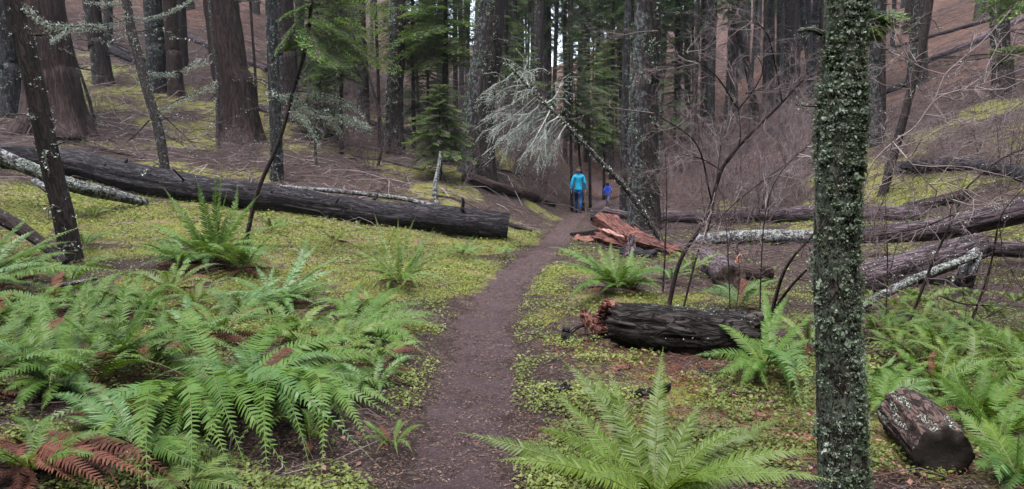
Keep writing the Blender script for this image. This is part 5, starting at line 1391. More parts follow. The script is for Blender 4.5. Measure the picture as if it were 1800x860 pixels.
fern("sword fern at the foot of the burnt log, long fronds drooping toward the mossy trunk", (1345, 655),
     [(1222, 628, 6.5, .3), (1262, 572, 7.0, .3), (1340, 505, 7.4, .1), (1388, 520, 7.3, .12), (1255, 675, 6.1, .35), (1414, 745, 5.4, .5, B), (1400, 655, 6.1, .45, B), (1300, 690, 6.0, .4), (1422, 600, 6.6, .3), (1310, 580, 7.0, .25), (1385, 690, 5.9, .4), (1345, 560, 7.0, .15)], wmax=0.085, npair=40)
fern("fern with a pale flat frond close right of the mossy trunk", (1552, 720), [(1635, 672, 5.6, .35, B), (1615, 695, 5.4, .4, B), (1560, 640, 6.0, .15), (1510, 680, 5.6, .3), (1600, 640, 6.0, .2), (1540, 655, 6.0, .15), (1640, 700, 5.4, .4), (1580, 740, 5.0, .3)], wmax=0.075)
fern("dense dark green sword fern behind the sawn log piece", (1722, 745),
     [(1640, 655, 5.6, .2), (1680, 640, 5.8, .1), (1730, 632, 5.9, .08), (1770, 650, 5.7, .15), (1800, 680, 5.4, .25), (1660, 700, 5.2, .3), (1790, 720, 5.1, .3), (1700, 690, 5.3, .2), (1750, 700, 5.2, .25), (1630, 720, 5.2, .4), (1810, 650, 5.8, .2), (1690, 660, 5.6, .1)], wmax=0.085, dead=3, L=.5)
fern("sword fern at the right edge beside the black cut face", (1795, 860), [(1700, 770, 4.3, .3), (1730, 740, 4.6, .2), (1790, 770, 4.3, .1), (1820, 760, 4.4, .1), (1720, 830, 4.0, .4, B), (1760, 850, 3.9, .4, B), (1690, 725, 4.7, .25), (1840, 800, 4.1, .2), (1775, 720, 4.8, .1)], wmax=0.085, dead=2, L=.5)
fern("sword fern behind the dense dark green one at the right edge", (1800, 690), [(1740, 610, 6.4, .2), (1780, 590, 6.6, .1), (1830, 600, 6.5, .1), (1760, 660, 6.0, .3), (1720, 640, 6.2, .3), (1830, 660, 6.0, .3)], wmax=0.075)
fern("broad fern just left of the big bright one, fronds lying low toward the viewer", (300, 720), [(190, 800, 4.6, .3), (250, 860, 4.1, .35), (330, 880, 4.0, .4), (400, 840, 4.4, .35), (140, 770, 4.8, .3), (220, 700, 5.4, .25, B), (380, 750, 5.0, .3), (290, 800, 4.6, .4), (170, 740, 5.0, .3)], wmax=0.11, npair=46)
fern("broad fern just right of the big bright one, fronds spilling toward the trail", (520, 690), [(690, 720, 5.1, .3), (640, 780, 4.7, .35), (560, 830, 4.4, .4), (480, 860, 4.2, .4), (720, 660, 5.6, .3), (650, 690, 5.3, .3), (440, 800, 4.5, .35), (600, 750, 4.9, .35), (560, 610, 6.0, .3), (610, 640, 5.7, .25)], wmax=0.11, npair=46)
fern("low bright yellow-green fern at the very bottom left of the trail", (330, 872), [(420, 830, 4.2, .2, Yl), (400, 800, 4.4, .15, Yl), (300, 815, 4.4, .2, Yl), (430, 860, 4.0, .25, Yl), (260, 850, 4.1, .25, Yl), (350, 790, 4.5, .1, Yl), (390, 870, 4.0, .25, Yl)], mat=Yl, wmax=0.075)
for k, (a, b_, L_, lb) in enumerate([(1650, 705, .55, "fern left of the dense dark green one, behind the sawn log piece"), (1755, 790, .6, "fern touching the right side of the black cut face"), (1700, 680, .6, "fern close behind the dense dark green one near the sawn log piece"), (1785, 650, .6, "fern above the dense dark green one at the right edge"), (1530, 690, .4, "little fern at the right foot of the mossy trunk")]):
    fern(lb, (a, b_), (), ['fern', 'fern', 'fern_yellow', 'fern', 'fern_blue'][k], n=13, L=L_, dead=2, npair=30, elev=(0.1, 0.9))
# withered fern at the bottom left corner
fern("withered rust-brown fern flattened at the bottom left corner", (45, 800), [(-20, 770, 4.7, .15), (140, 850, 4.2, .2), (300, 862, 4.1, .2), (30, 870, 4.1, .2), (210, 870, 4.1, .25), (100, 760, 4.8, .15), (-40, 830, 4.3, .2), (170, 815, 4.4, .2), (260, 840, 4.2, .25), (70, 850, 4.2, .2), (-10, 800, 4.4, .2), (120, 790, 4.6, .15), (190, 840, 4.3, .2), (330, 880, 4.0, .2)], mat=Dd, wmax=0.075, npair=38)
fern("single withered red-brown frond fern beside the pale blue-green fronds at the left", (275, 770), [(120, 735, 5.0, .3, Dd), (262, 712, 5.1, .2, Dd), (150, 715, 5.1, .25, Dd)], mat=Dd, wmax=0.07, npair=34, n=3, L=.4)
fern("dark sword fern under the big bright one at the lower left", (235, 800), [(130, 680, 5.2, .35, B), (200, 690, 5.2, .35, B), (290, 760, 4.7, .4, B), (160, 780, 4.6, .4, B), (340, 800, 4.5, .4), (90, 700, 5.1, .35, B), (390, 845, 4.3, .3), (400, 815, 4.4, .3, Yl)], wmax=0.09, npair=42)
# smaller ferns between
mid = [((300, 640), "fern half hidden between the upright olive fern and the big bright one", 'fern', .55), ((45, 590), "fern close behind the pale drooping fronds at the left edge", 'fern', .6), ((545, 640), "young fern under the arching fronds beside the big bright fern", 'fern_yellow', .5),
       ((255, 560), "low fern in the brown gap left of the bluish fern", 'fern', .5), ((655, 700), "drooping fern between the big bright fern and the trail", 'fern_blue', .45), ((660, 560), "yellowing fern behind the arching fronds near the trail", 'fern_yellow', .5),
       ((345, 545), "low yellow-green fern left of the bluish fern", 'fern_yellow', .55), ((150, 440), "pale fern growing round the foot of the leaning tree", 'fern', .55), ((590, 430), "light fern below the long dark log's middle", 'fern_yellow', .5), ((165, 385), "small pale fern left of the white lichened pole's end", 'fern_yellow', .45),
       ((480, 410), "fern tuft right of the slanting stem, below the long dark log", 'fern', .5), ((1215, 485), "fern behind the burnt log below the leaning shrub stem", 'fern_yellow', .6), ((1300, 545), "light fern over the back of the burnt log", 'fern_blue', .6), ((1110, 520), "fern sprouting right above the red splinters", 'fern', .45),
       ((1180, 500), "fern between the red wood pile and the burnt log", 'fern_blue', .5), ((1640, 640), "fern in the green hollow right of the mossy trunk", 'fern', .55), ((1420, 620), "fern close left of the mossy trunk above the drooping one", 'fern_yellow', .5), ((545, 790), "low fern in the shade in front of the big bright fern", 'fern', .35), ((690, 800), "sprig of fern at the left edge of the trail", 'fern', .25)]
for k, (bp_, lb, mt, L_) in enumerate(mid):
    fern(lb, bp_, (), mt, n=9 + k % 4, L=L_, dead=1 + k % 3, npair=26, elev=(0.2, 0.9))
# the crowded bank of ferns left of the trail
for k, (a, b_, L_) in enumerate([(110, 620, .8), (170, 560, .75), (335, 605, .7), (525, 600, .65), (30, 640, .85), (-40, 700, .9), (235, 560, .7),
                                 (425, 560, .65), (525, 540, .6), (300, 520, .65), (125, 505, .7), (20, 505, .8), (330, 455, .6), (430, 460, .6), (690, 590, .45), (160, 690, .8), (270, 660, .8), (450, 700, .75), (90, 560, .8), (590, 640, .6), (-10, 590, .8), (390, 600, .7), (620, 560, .55), (60, 850, .5), (660, 660, .5)]):
    fern("green sword fern in the crowded bank of ferns left of the trail", (a, b_), (), ['fern', 'fern', 'fern_blue', 'fern', 'fern_yellow'][k % 5], n=11, L=L_, dead=6, npair=32, elev=(0.05, 0.7), wf=0.105, group="ferns crowding the bank left of the trail")
# light ferny growth on the flat right of the mossy trunk: small ones share their fronds
protos = []
for k in range(3):
    root = fern("feathery light green fern on the flat right of the mossy trunk, one of many alike", [(1560, 600), (1620, 575), (1700, 600)][k], (), ['fern', 'fern_yellow', 'fern'][k], n=9, L=0.5, npair=20, group="light ferns right of the mossy trunk", name="wood_fern", elev=(.15, .6))
    protos.append(root)
sp_rg = np.random.default_rng(8)
for k in range(34):
    px, py = sp_rg.uniform(1525, 1810), sp_rg.uniform(520, 655)
    g = G(px, py)
    pr = protos[k % 3]
    o = pr.copy(); COL.objects.link(o); o.location = g + [0, 0, 0.04]; o.rotation_euler = (0, 0, sp_rg.uniform(0, 6.28)); s_ = sp_rg.uniform(0.6, 1.0); o.scale = (s_, s_, s_)
    for ch in list(pr.children):
        c = ch.copy(); COL.objects.link(c); c.parent = o

# ------------------------------------------------------------------ bare shrubs
def grow(segs, p, d, L, r, depth, rg, wig=0.22, up=0.05, kids=3, ratio=0.55):
    n = 4 if depth else 3
    for k in range(n):
        d = nrm(d + rg.normal(0, wig, 3) + np.array([0, 0, up]))
        e = p + d * L / n
        segs.append((p, e, r * (1 - 0.7 * k / n), r * (1 - 0.7 * (k + 1) / n)))
        p = e
        if depth > 0:
            for _ in range(kids if k else 1):
                if rg.uniform() < 0.62:
                    dd = nrm(d + rg.normal(0, 0.75, 3))
                    grow(segs, p, dd, L * ratio * rg.uniform(0.6, 1.1), max(0.0016, r * 0.5), depth - 1, rg, wig, up, kids, ratio)

def segs_mesh(segs, sides=4, f=1.0):
    a = np.array([s[0] for s in segs]); b_ = np.array([s[1] for s in segs])
    return sticks(a, b_, np.array([s[2] for s in segs]) * f, np.array([s[3] for s in segs]) * f, sides)

def shrub(label, pxd_list, seed, twigmat='twig', r0=0.022, side=10, sL=0.9, sdepth=2, name="bare_shrub", group=None, twigr=0.0035, mat='dark_stem', leaf=None):
    """stems drawn through picture points; side twigs grow from them"""
    rg = np.random.default_rng(seed + 4000)
    first = pxd_list[0][0]
    b_ = P(*first); b_[2] = H(b_[0], b_[1])
    root = thing(name, label, "shrub", b_, group)
    segs = []
    for line in pxd_list:
        rs = r0
        if isinstance(line[-1], float): rs = r0 * line[-1]; line = line[:-1]
        pts = [P(*q_) for q_ in line]
        if line is pxd_list[0] or line[0][:2] == first[:2]: pts[0] = b_ - np.array([0, 0, 0.1])
        p2, s = resample(pts, 40)
        V, Fs, bk = tube(p2, [rs, rs * 0.75, rs * 0.3], 8, None, 0.06)
        part("stem", root, [(V, Fs)], M[mat], True, {"bk": ('POINT', bk)})
        for k in range(side):
            i_ = int(rg.uniform(0.25, 0.98) * 39)
            tdir = nrm(p2[min(39, i_ + 1)] - p2[i_ - 1])
            grow(segs, p2[i_], nrm(tdir * 0.7 + rg.normal(0, 0.55, 3)), sL * rg.uniform(0.35, 1.0), twigr * 1.6, sdepth, rg, 0.2, 0.03)
    V, Fq, bk = segs_mesh(segs)
    part_stuff("twigs", root, [(V, Fq)], M[twigmat], True)
    return root

D1 = 9.2
shrub("tall bare shrub with a dark curving stem right of the stout fir", [[(1172, 525, D1), (1195, 460, D1), (1240, 385, D1), (1268, 300, D1), (1292, 265, D1), (1330, 225, D1), (1375, 180, D1), (1440, 110, D1 + .1), 1.3],
      [(1268, 300, D1), (1235, 280, D1), (1200, 272, D1 - .2), .5], [(1268, 300, D1), (1300, 250, D1), (1296, 180, D1 + .2), (1285, 100, D1 + .3), .5], [(1375, 180, D1), (1362, 110, D1), (1345, 55, D1 - .2), (1290, 10, D1 - .3), .6],
      [(1250, 350, D1), (1225, 255, D1 - .3), (1160, 205, D1 - .6), (1110, 170, D1 - .8), .5], [(1296, 190, D1), (1255, 130, D1 - .3), (1180, 75, D1 - .6), (1145, 40, D1 - .7), .45], [(1296, 195, D1), (1330, 150, D1 - .2), (1340, 118, D1 - .3), (1322, 85, D1 - .4), .4], [(1310, 165, D1), (1380, 150, D1), (1440, 135, D1), .35]], 1, 'twig_mid', 0.021, 6, 0.75, 2)
shrub("slim second stem leaning right behind the burnt log", [[(1196, 530, 8.9), (1225, 450, 8.9), (1248, 390, 8.9), (1262, 300, 9.0), (1270, 220, 9.1), .8], [(1240, 410, 8.9), (1300, 350, 8.7), (1380, 290, 8.6), (1445, 240, 8.5), .45]], 2, 'twig_pale', 0.016, 8, 0.7, 2)
shrub("dark bare shrub with two stems curving into the mossy trunk from the left", [[(1345, 575, 7.6), (1370, 500, 7.4), (1392, 455, 7.3), (1430, 412, 7.2), (1470, 360, 7.2), 1.1], [(1350, 565, 7.6), (1385, 510, 7.3), (1432, 462, 7.1), (1490, 420, 7.1), .8]], 3, 'twig', 0.020, 4, 0.6, 2)
shrub("tall thin twig shrub with a pale slanting shoot in front of the gully logs", [[(1336, 560, 8.2), (1338, 470, 8.2), (1345, 380, 8.2), (1368, 310, 8.1), (1432, 244, 8.0), .8]], 4, 'twig_pale', 0.011, 7, 0.5, 1)
shrub("thin upright bare stems behind the burnt log", [[(1285, 560, 8.4), (1280, 450, 8.4), (1272, 340, 8.4), .7], [(1292, 560, 8.5), (1300, 480, 8.5), (1290, 400, 8.5), .6]], 5, 'twig', 0.010, 6, 0.5, 1)
D2 = 6.6
shrub("long pale shoot arching up to the right beyond the mossy trunk", [[(1512, 640, D2 + .4), (1510, 420, D2), (1525, 305, D2), (1570, 250, D2), (1610, 222, D2), (1648, 165, D2), (1662, 130, D2), (1730, 70, D2), (1776, 18, D2), .8],
      [(1610, 222, D2), (1650, 172, D2), (1720, 150, D2), (1800, 120, D2), .5], [(1570, 250, D2), (1600, 285, D2 - .2), (1640, 330, D2 - .2), (1690, 360, D2 - .2), .5], [(1662, 132, D2), (1610, 115, D2), (1583, 88, D2), .4]], 6, 'twig_pale', 0.011, 7, 0.6, 2, mat='twig_pale')
shrub("reddish slanting stem beyond the sawn log piece, crossing the propped log", [[(1565, 650, 7.6), (1600, 560, 7.6), (1640, 460, 7.6), (1680, 375, 7.6), (1700, 330, 7.6), (1760, 280, 7.6), (1810, 258, 7.6), 1.0], [(1680, 375, 7.6), (1620, 400, 7.5), (1540, 415, 7.4), (1515, 428, 7.3), .6]], 7, 'twig_mid', 0.016, 9, 0.8, 2)
shrub("thin reddish stems at the right edge rising over the light ferns", [[(1680, 650, 7.4), (1710, 560, 7.3), (1740, 470, 7.3), (1760, 380, 7.2), (1800, 330, 7.2), .9], [(1660, 640, 7.5), (1690, 580, 7.4), (1740, 555, 7.2), (1800, 520, 7.1), .6], [(1650, 520, 7.4), (1700, 535, 7.3), (1790, 538, 7.2), .6]], 8, 'twig', 0.014, 8, 0.7, 2)
shrub("grey thin stem standing in front of the propped log near the mossy trunk", [[(1552, 640, 7.9), (1558, 540, 7.9), (1560, 440, 7.9), (1555, 330, 7.9), .8]], 9, 'twig', 0.010, 7, 0.7, 2)
shrub("slim dark whip standing right of the red wood pile", [[(1165, 500, 10.4), (1170, 420, 10.4), (1172, 330, 10.4), (1168, 250, 10.4), .9]], 10, 'twig', 0.014, 9, 0.8, 2)
# purplish thicket of bare twigs filling the gully
thr = np.random.default_rng(99)
thick = []
for k in range(5):
    segs = []
    for s_ in range(7):
        az = thr.uniform(0, 6.28); d = nrm(np.array([math.cos(az) * 0.5, math.sin(az) * 0.5, 1.0]))
        grow(segs, np.array([math.cos(az) * 0.1, math.sin(az) * 0.1, -0.05]), d, thr.uniform(1.2, 2.1), 0.010, 2, thr, 0.16, 0.02, 3, 0.5)
    V, Fq, bk = segs_mesh(segs, 3)
    thick.append(build_mesh("twigs", [(V, Fq)], M['twig' if k % 3 else 'twig_mid'], True))
def thicket(n, box, dr, label, group, seed, sc=(0.7, 1.3)):
    rg = np.random.default_rng(seed)
    for k in range(n):
        px = rg.uniform(*box); d = rg.uniform(*dr)
        x = (px - 900) / F * d
        u = path_x(d) - x
        if abs(u) < 1.0: continue
        o = link("bare_shrub", thick[rg.integers(5)], None, (x, d, H(x, d)))
        s_ = rg.uniform(*sc); o.scale = (s_, s_, s_ * rg.uniform(0.8, 1.1)); o.rotation_euler = (rg.normal(0, 0.15), rg.normal(0, 0.15), rg.uniform(0, 6.28))
        tag(o, label, "shrub", group)
thicket(48, (1165, 1480), (20, 36), "fine purplish bare shrub of the thicket between the stout fir and the mossy trunk", "bare shrubs filling the gully", 1, (0.8, 1.4))
thicket(10, (1500, 1830), (14, 24), "fine bare shrub among the fallen logs right of the mossy trunk", "bare shrubs among the right hand logs", 2, (0.6, 1.1))
thicket(38, (800, 1000), (25, 44), "grey bare bush of the thicket behind the leaning dead sapling", "bare bushes behind the dead sapling", 3, (0.8, 1.5))
thicket(40, (480, 830), (22, 36), "grey twiggy bush on the slope left of the big leaning fir", "twiggy bushes on the left slope", 4, (0.5, 1.1))
thicket(34, (60, 500), (20.5, 30), "low bare twiggy bush on the left slope between the big firs", "low bushes on the left slope", 6, (0.25, 0.6))
thicket(16, (1080, 1300), (30, 48), "twiggy bush on the reddish slope behind the stout fir", "twiggy bushes on the reddish slope", 5, (0.8, 1.4))

# ------------------------------------------------------------------ ground cover, moss tufts, fallen twigs, litter
cv = np.random.default_rng(64)
def scatter(n, yr, pxr, rg, power=1.0):
    """spread over the ground that lies within a fan in front of the viewer"""
    t = rg.uniform(0, 1, n) ** power
    y = yr[0] * (yr[1] / yr[0]) ** t
    x = (rg.uniform(pxr[0], pxr[1], n) - 900) / F * y
    return x, y
n = 330000
x, y = scatter(n, (3.2, 20), (-150, 1950), cv)
u = np.abs(path_x(y) - x)
mm = moss_mask(x, y)
dens = fbm(x / 0.55, y / 0.55, 0, 3, 91) + 0.5 * fbm(x / 0.16, y / 0.16, 0, 2, 92) + 1.1 * mm - 0.38 + 0.45 * (1 - ss(0.5, 1.0, u))
keep = (dens > cv.uniform(-0.15, 0.75, n)) & (u > 0.29 + 0.14 * cv.uniform(0, 1, n))
x, y, dens = x[keep], y[keep], dens[keep]
n = len(x)
C = np.stack([x, y, hgt(x, y) + cv.uniform(0.005, 0.06, n)], 1)
V, Fq = flakes(C, cv.uniform(0.006, 0.018, n) * np.clip(y / 9, 1, 1.8), np.array([[0, 0, 1.0]]), 0.62, 0.75, cv)
tint = np.clip(0.45 + 0.35 * fbm(x / 0.8, y / 0.8, 0, 3, 93) + cv.normal(0, 0.18, n), 0, 1)
tag(link("ground_cover", build_mesh("ground_cover", [(V, Fq)], M['cover'], False, {"tint": ('FACE', tint)})), "low carpet of small round green leaves over the forest floor", "ground cover", kind="stuff")
n = 150000
x, y = scatter(n, (6.0, 32), (-100, 1900), cv)
u = np.abs(path_x(y) - x)
keep = (moss_mask(x, y) + 0.5 * fbm(x / 0.3, y / 0.3, 0, 2, 95) > cv.uniform(0.35, 0.9, n)) & (u > 0.42)
x, y = x[keep], y[keep]; n = len(x)
C = np.stack([x, y, hgt(x, y) + 0.008], 1)
E = C + nrm(cv.normal(0, 1, (n, 3)) * [1, 1, 0.3] + [0, 0, 0.9]) * cv.uniform(0.015, 0.055, (n, 1))
sdv = nrm(np.stack([cv.normal(0, 1, n), cv.normal(0, 1, n), 0 * x], 1)) * 0.009
V = np.stack([C - sdv, C + sdv, E], 1).reshape(-1, 3)
tag(link("moss", build_mesh("moss", [(V, np.arange(n)[:, None] * 3 + np.arange(3)[None])], M['moss'], False, {"tint": ('FACE', np.clip(0.5 + 0.4 * fbm(x / 0.5, y / 0.5, 0, 3, 96) + cv.normal(0, 0.28, n), 0, 1))})), "tufted yellow-green moss on the forest floor", "moss", kind="stuff")
# dead leaves, needles and bark crumbs
n = 120000
x, y = scatter(n, (3.2, 40), (-150, 1950), cv)
u = np.abs(path_x(y) - x)
keep = (u > 0.3) | (cv.uniform(0, 1, n) < 0.2)
x, y = x[keep], y[keep]; n = len(x); u = u[keep]
C = np.stack([x, y, hgt(x, y) + np.where(u < 0.45, 0.022, 0.006) + cv.uniform(0, 0.012, n)], 1)
V, Fq = flakes(C, cv.uniform(0.004, 0.016, n) * np.clip(y / 9, 0.8, 2.2) * np.where(u < 0.3, 0.6, 1.0), np.array([[0, 0, 1.0]]), 0.75, 0.4, cv)
tag(link("leaf_litter", build_mesh("leaf_litter", [(V, Fq)], M['litter'], False, {"tint": ('FACE', np.clip(cv.beta(1.6, 2.6, n), 0, 1))})), "scattered dead leaves, needles and bark crumbs", "litter", kind="stuff")
# needles and crumbs of bark trodden into the trail
n = 9000
y = 3.2 * (30 / 3.2) ** cv.uniform(0, 1, n); x = path_x(y) + cv.normal(0, 0.22, n)
az = cv.uniform(0, 6.28, n); ln = cv.uniform(0.008, 0.035, n) * np.clip(y / 8, 0.8, 2)
z = hgt(x, y) + 0.024
P0 = np.stack([x, y, z], 1); P1 = P0 + np.stack([np.cos(az) * ln, np.sin(az) * ln, cv.uniform(-0.003, 0.006, n)], 1)
V, Fq, bk = sticks(P0, P1, 0.0022, 0.0012, 3)
V2, F2 = flakes(np.stack([x[:2500] + 0.05, y[:2500] + 0.07, hgt(x[:2500] + 0.05, y[:2500] + 0.07) + 0.024], 1), cv.uniform(0.004, 0.012, 2500), np.array([[0, 0, 1.0]]), 0.7, 0.55, cv)
tag(link("trail_needles", build_mesh("trail_needles", [(V, Fq), (V2, F2)], M['litter'], False, {"tint": ('FACE', [np.repeat(cv.beta(1.5, 2.2, n), len(Fq) // n), cv.beta(1.5, 2.0, 2500)])})), "fallen needles and bark crumbs trodden into the trail", "needles", kind="stuff")
# twigs lying about, thickest on the left slope and in the gully
n = 11000
x1, y1 = scatter(n, (17, 55), (-100, 1000), cv, 0.8)
x2, y2 = scatter(7000, (10, 60), (1050, 1900), cv, 0.8)
x3, y3 = scatter(2200, (3.3, 17), (-100, 1900), cv)
x, y = np.concatenate([x1, x2, x3]), np.concatenate([y1, y2, y3])
u = path_x(y) - x
keep = (np.abs(u) > 0.55) & ~((u > 0) & (u < 3) & (y > 12) & (cv.uniform(0, 1, len(x)) < 0.8))
x, y = x[keep], y[keep]; n = len(x)
az = cv.uniform(0, 6.28, n); ln = cv.gamma(2.0, 0.22, n) * np.clip(y / 14, 0.5, 1.6)
z = hgt(x, y); ex, ey = x + np.cos(az) * ln, y + np.sin(az) * ln
bad = np.abs(path_x(ey) - ex) < 0.45
P0 = np.stack([x, y, z + 0.012], 1)[~bad]; P1 = np.stack([ex, ey, hgt(ex, ey) + cv.uniform(0.0, 0.16, n) * ln], 1)[~bad]
rr = cv.uniform(0.003, 0.009, n)[~bad] * np.clip(y[~bad] / 16, 0.6, 1.6)
pale = (cv.uniform(0, 1, len(P0)) < 0.22) & (P0[:, 0] < path_x(P0[:, 1]))
rr = rr * 1.25
V, Fq, bk = sticks(P0[~pale], P1[~pale], rr[~pale], rr[~pale] * 0.5, 3, 0.08, cv)
tag(link("fallen_twigs", build_mesh("fallen_twigs", [(V, Fq)], M['twig'], True)), "tangle of dead twigs littering the slopes and the gully", "twigs", kind="stuff")
V, Fq, bk = sticks(P0[pale], P1[pale], rr[pale], rr[pale] * 0.5, 3, 0.08, cv)
tag(link("bleached_twigs", build_mesh("bleached_twigs", [(V, Fq)], M['twig_pale'], True)), "bleached dead twigs littering the slopes and the gully", "twigs", kind="stuff")
# larger dead leaves, pinkish brown, by the sawn log piece and the mossy trunk
n = 240
spots = [(1690, 600, .12), (1420, 775, .15), (1560, 820, .2), (1330, 720, .2), (1600, 470, .3), (1640, 520, .3), (1480, 850, .2), (1100, 650, .2), (1760, 560, .4), (570, 800, .3)]
Cc = []
for (a, b_, sd_) in spots:
    g = G(a, b_)
    for _ in range(n // len(spots)):
        xx, yy2 = g[0] + cv.normal(0, sd_), g[1] + cv.normal(0, sd_)
        if abs(path_x(yy2) - xx) < 0.5: continue
        Cc.append([xx, yy2, H(xx, yy2) + cv.uniform(0.01, 0.06)])
Cc = np.array(Cc)
V, Fq = flakes(Cc, cv.uniform(0.010, 0.024, len(Cc)), np.array([[0, -0.3, 1.0]]), 0.6, 0.7, cv)
tag(link("fallen_leaves", build_mesh("fallen_leaves", [(V, Fq)], leafy("pinkish_dead_leaf", [(0.10, 0.050, 0.04), (0.19, 0.095, 0.075), (0.30, 0.18, 0.15)], 0.7, 0.2, 0.1, 0.3, "tint"), False, {"tint": ('FACE', cv.uniform(0, 1, len(Cc)))})), "curled pinkish brown dead leaves lying in small drifts", "dead leaves", kind="stuff")

# ------------------------------------------------------------------ the two walkers
def skinned(verts, edges, rad, sub=2):
    """grow one continuous surface over a jointed skeleton -> (V, faces)"""
    me = bpy.data.meshes.new("skeleton")
    me.from_pydata([tuple(v) for v in verts], edges, [])
    o = bpy.data.objects.new("skeleton", me); COL.objects.link(o)
    sk = o.modifiers.new("Skin", 'SKIN'); sk.use_smooth_shade = True
    for k, r in enumerate(rad):
        d = me.skin_vertices[0].data[k]; d.radius = (r, r) if np.isscalar(r) else r; d.use_root = (k == 0)
    sb_ = o.modifiers.new("Sub", 'SUBSURF'); sb_.levels = sub; sb_.render_levels = sub
    dg = bpy.context.evaluated_depsgraph_get()
    m2 = bpy.data.meshes.new_from_object(o.evaluated_get(dg))
    V = np.empty(len(m2.vertices) * 3); m2.vertices.foreach_get("co", V); V = V.reshape(-1, 3)
    q4 = [list(p.vertices) for p in m2.polygons if len(p.vertices) == 4]
    q3 = [list(p.vertices) for p in m2.polygons if len(p.vertices) == 3]
    bpy.data.objects.remove(o); bpy.data.meshes.remove(me); bpy.data.meshes.remove(m2)
    return V, [np.array(q4).reshape(-1, 4), np.array(q3).reshape(-1, 3)]

def person(label, loc, h, yaw, cols, child=False):
    k = h / 1.64
    wz = 1.12 if child else 1.0
    hs = 1.45 if child else 1.0                                  # a child's head is large for its body
    root = thing("person", label, "person", loc)
    root.rotation_euler = (0, 0, yaw)
    root.scale = (k, k, k)
    st = (0.20, -0.16) if not child else (0.10, -0.26)          # left and right foot along the walk
    lift = (0.0, 0.05) if not child else (0.0, 0.16)
    v = [(0, 0, .88), (0, 0, 1.08), (0, .0, 1.27), (0, 0, 1.40), (0, .01, 1.47), (0, .02, 1.545), (0, .015, 1.60)]
    e = [(i_, i_ + 1) for i_ in range(6)]
    r = [.115, .11, .12, .05, .055 * hs, .088 * hs, .06 * hs]
    if child: v[5] = (0, .02, 1.53); v[6] = (0, .015, 1.585)
    def add(p, q_, rr):
        v.append(q_); r.append(rr); e.append((p, len(v) - 1)); return len(v) - 1
    add(5, (0, .118 * hs, 1.53), .014)                             # nose
    for s in (-1, 1):
        add(5, (s * .092 * hs, .01, 1.535), .02)                   # ear
    for s, sw in ((-1, -.06), (1, .05)):
        sh = add(2, (s * .148 * wz, 0, 1.315), .048); el = add(sh, (s * .225 * wz, -.03 + sw * .5, 1.09), .04)
        wr = add(el, (s * .245 * wz, .03 + sw, .865), .027); pm = add(wr, (s * .248 * wz, .045 + sw, .80), .030)
        for j_, (fy, fl) in enumerate(((-.026, .055), (-.009, .068), (.009, .072), (.026, .064))):
            f1 = add(pm, (s * (.250) * wz, .048 + sw + fy, .80 - fl * .8), .009); add(f1, (s * .240 * wz, .055 + sw + fy, .80 - fl * 1.45), .0075)
        t1 = add(wr, (s * .235 * wz, .082 + sw, .815), .011); add(t1, (s * .23 * wz, .098 + sw, .775), .009)
    V, Fs = skinned(v, e, r)
    V[:, 1] = np.where(V[:, 2] < 1.42, V[:, 1] * (1 - 0.42 * (1 - ss(.13, .2, np.abs(V[:, 0])))), V[:, 1])
    part("body", root, [(V, Fs)], cols['skin'], True, world=False)
    for s in (-1, 1):
        th = np.linspace(0, math.pi, 6); V_, F_, _ = tube(np.stack([s * .033 * hs + 0 * th, .092 * hs - .012 * np.cos(th), 1.55 + 0 * th], 1), .011 * np.sin(th) + .001, 8)
        part("eye", root, [(V_, F_)], cols['dark'], True, world=False)
    # trousers: hips, knees, ankles
    v, e, r = [(0, -.005, .86)], [], [(.135, .135)]
    for s, sy, lf in ((-1, st[0], lift[0]), (1, st[1], lift[1])):
        hp = add(0, (s * .078, 0, .78), .098); kn = add(hp, (s * .082, sy * .55 + .045, .47 + lf * .4), .066); 
        cf = add(kn, (s * .082, sy * .8 - .01, .30 + lf * .7), .058); add(cf, (s * .082, sy - .02, .10 + lf), .047)
    V, Fs = skinned(v, e, r)
    V = V + np.stack([0 * V[:, 0], 0.006 * fbm(V[:, 0] * 9, V[:, 1] * 9, V[:, 2] * 14, 2, 5), 0 * V[:, 0]], 1)
    part("trousers", root, [(V, Fs)], cols['trousers'], True, world=False)
    for s, sy, lf in ((-1, st[0], lift[0]), (1, st[1], lift[1])):
        tilt = -0.05 if lf > 0.02 else 0.0
        V, Fs = skinned([(s * .083, sy - .02, .14 + lf), (s * .083, sy - .03, .055 + lf), (s * .085, sy + .06, .042 + lf + tilt * .5), (s * .088, sy + .15, .034 + lf + tilt)], [(0, 1), (1, 2), (2, 3)], [.052, .05, .045, .036])
        V[:, 2] = np.maximum(V[:, 2], 0.0)
        part("boot", root, [(V, Fs)], cols['boot'], True, world=False)
    # jacket
    v, e, r = [(0, 0, 1.08)], [], [.150]
    hem = add(0, (0, -.005, .90), .160); add(hem, (0, -.005, .765), .175)
    ch = add(0, (0, -.01, 1.24), .168); up = add(ch, (0, -.01, 1.335), .115); nk = add(up, (0, 0, 1.415), .075); add(nk, (0, 0, 1.45), .073)
    for s, sw in ((-1, -.06), (1, .05)):
        sh = add(up, (s * .148 * wz, -.005, 1.315), .070); el = add(sh, (s * .232 * wz, -.03 + sw * .5, 1.09), .062); wr = add(el, (s * .250 * wz, .028 + sw, .88), .047); add(wr, (s * .252 * wz, .035 + sw, .845), .045)
    V, Fs = skinned(v, e, r)
    core = 1 - ss(.15, .21, np.abs(V[:, 0]))
    V[:, 1] = V[:, 1] * (1 - 0.28 * core)
    wrk = fbm(V[:, 0] * 7, V[:, 1] * 5, V[:, 2] * 9 + V[:, 0] * 6, 3, 15)
    V = V * [1 + 0, 1, 1] + np.stack([0.010 * wrk, 0.012 * wrk, 0 * wrk], 1)
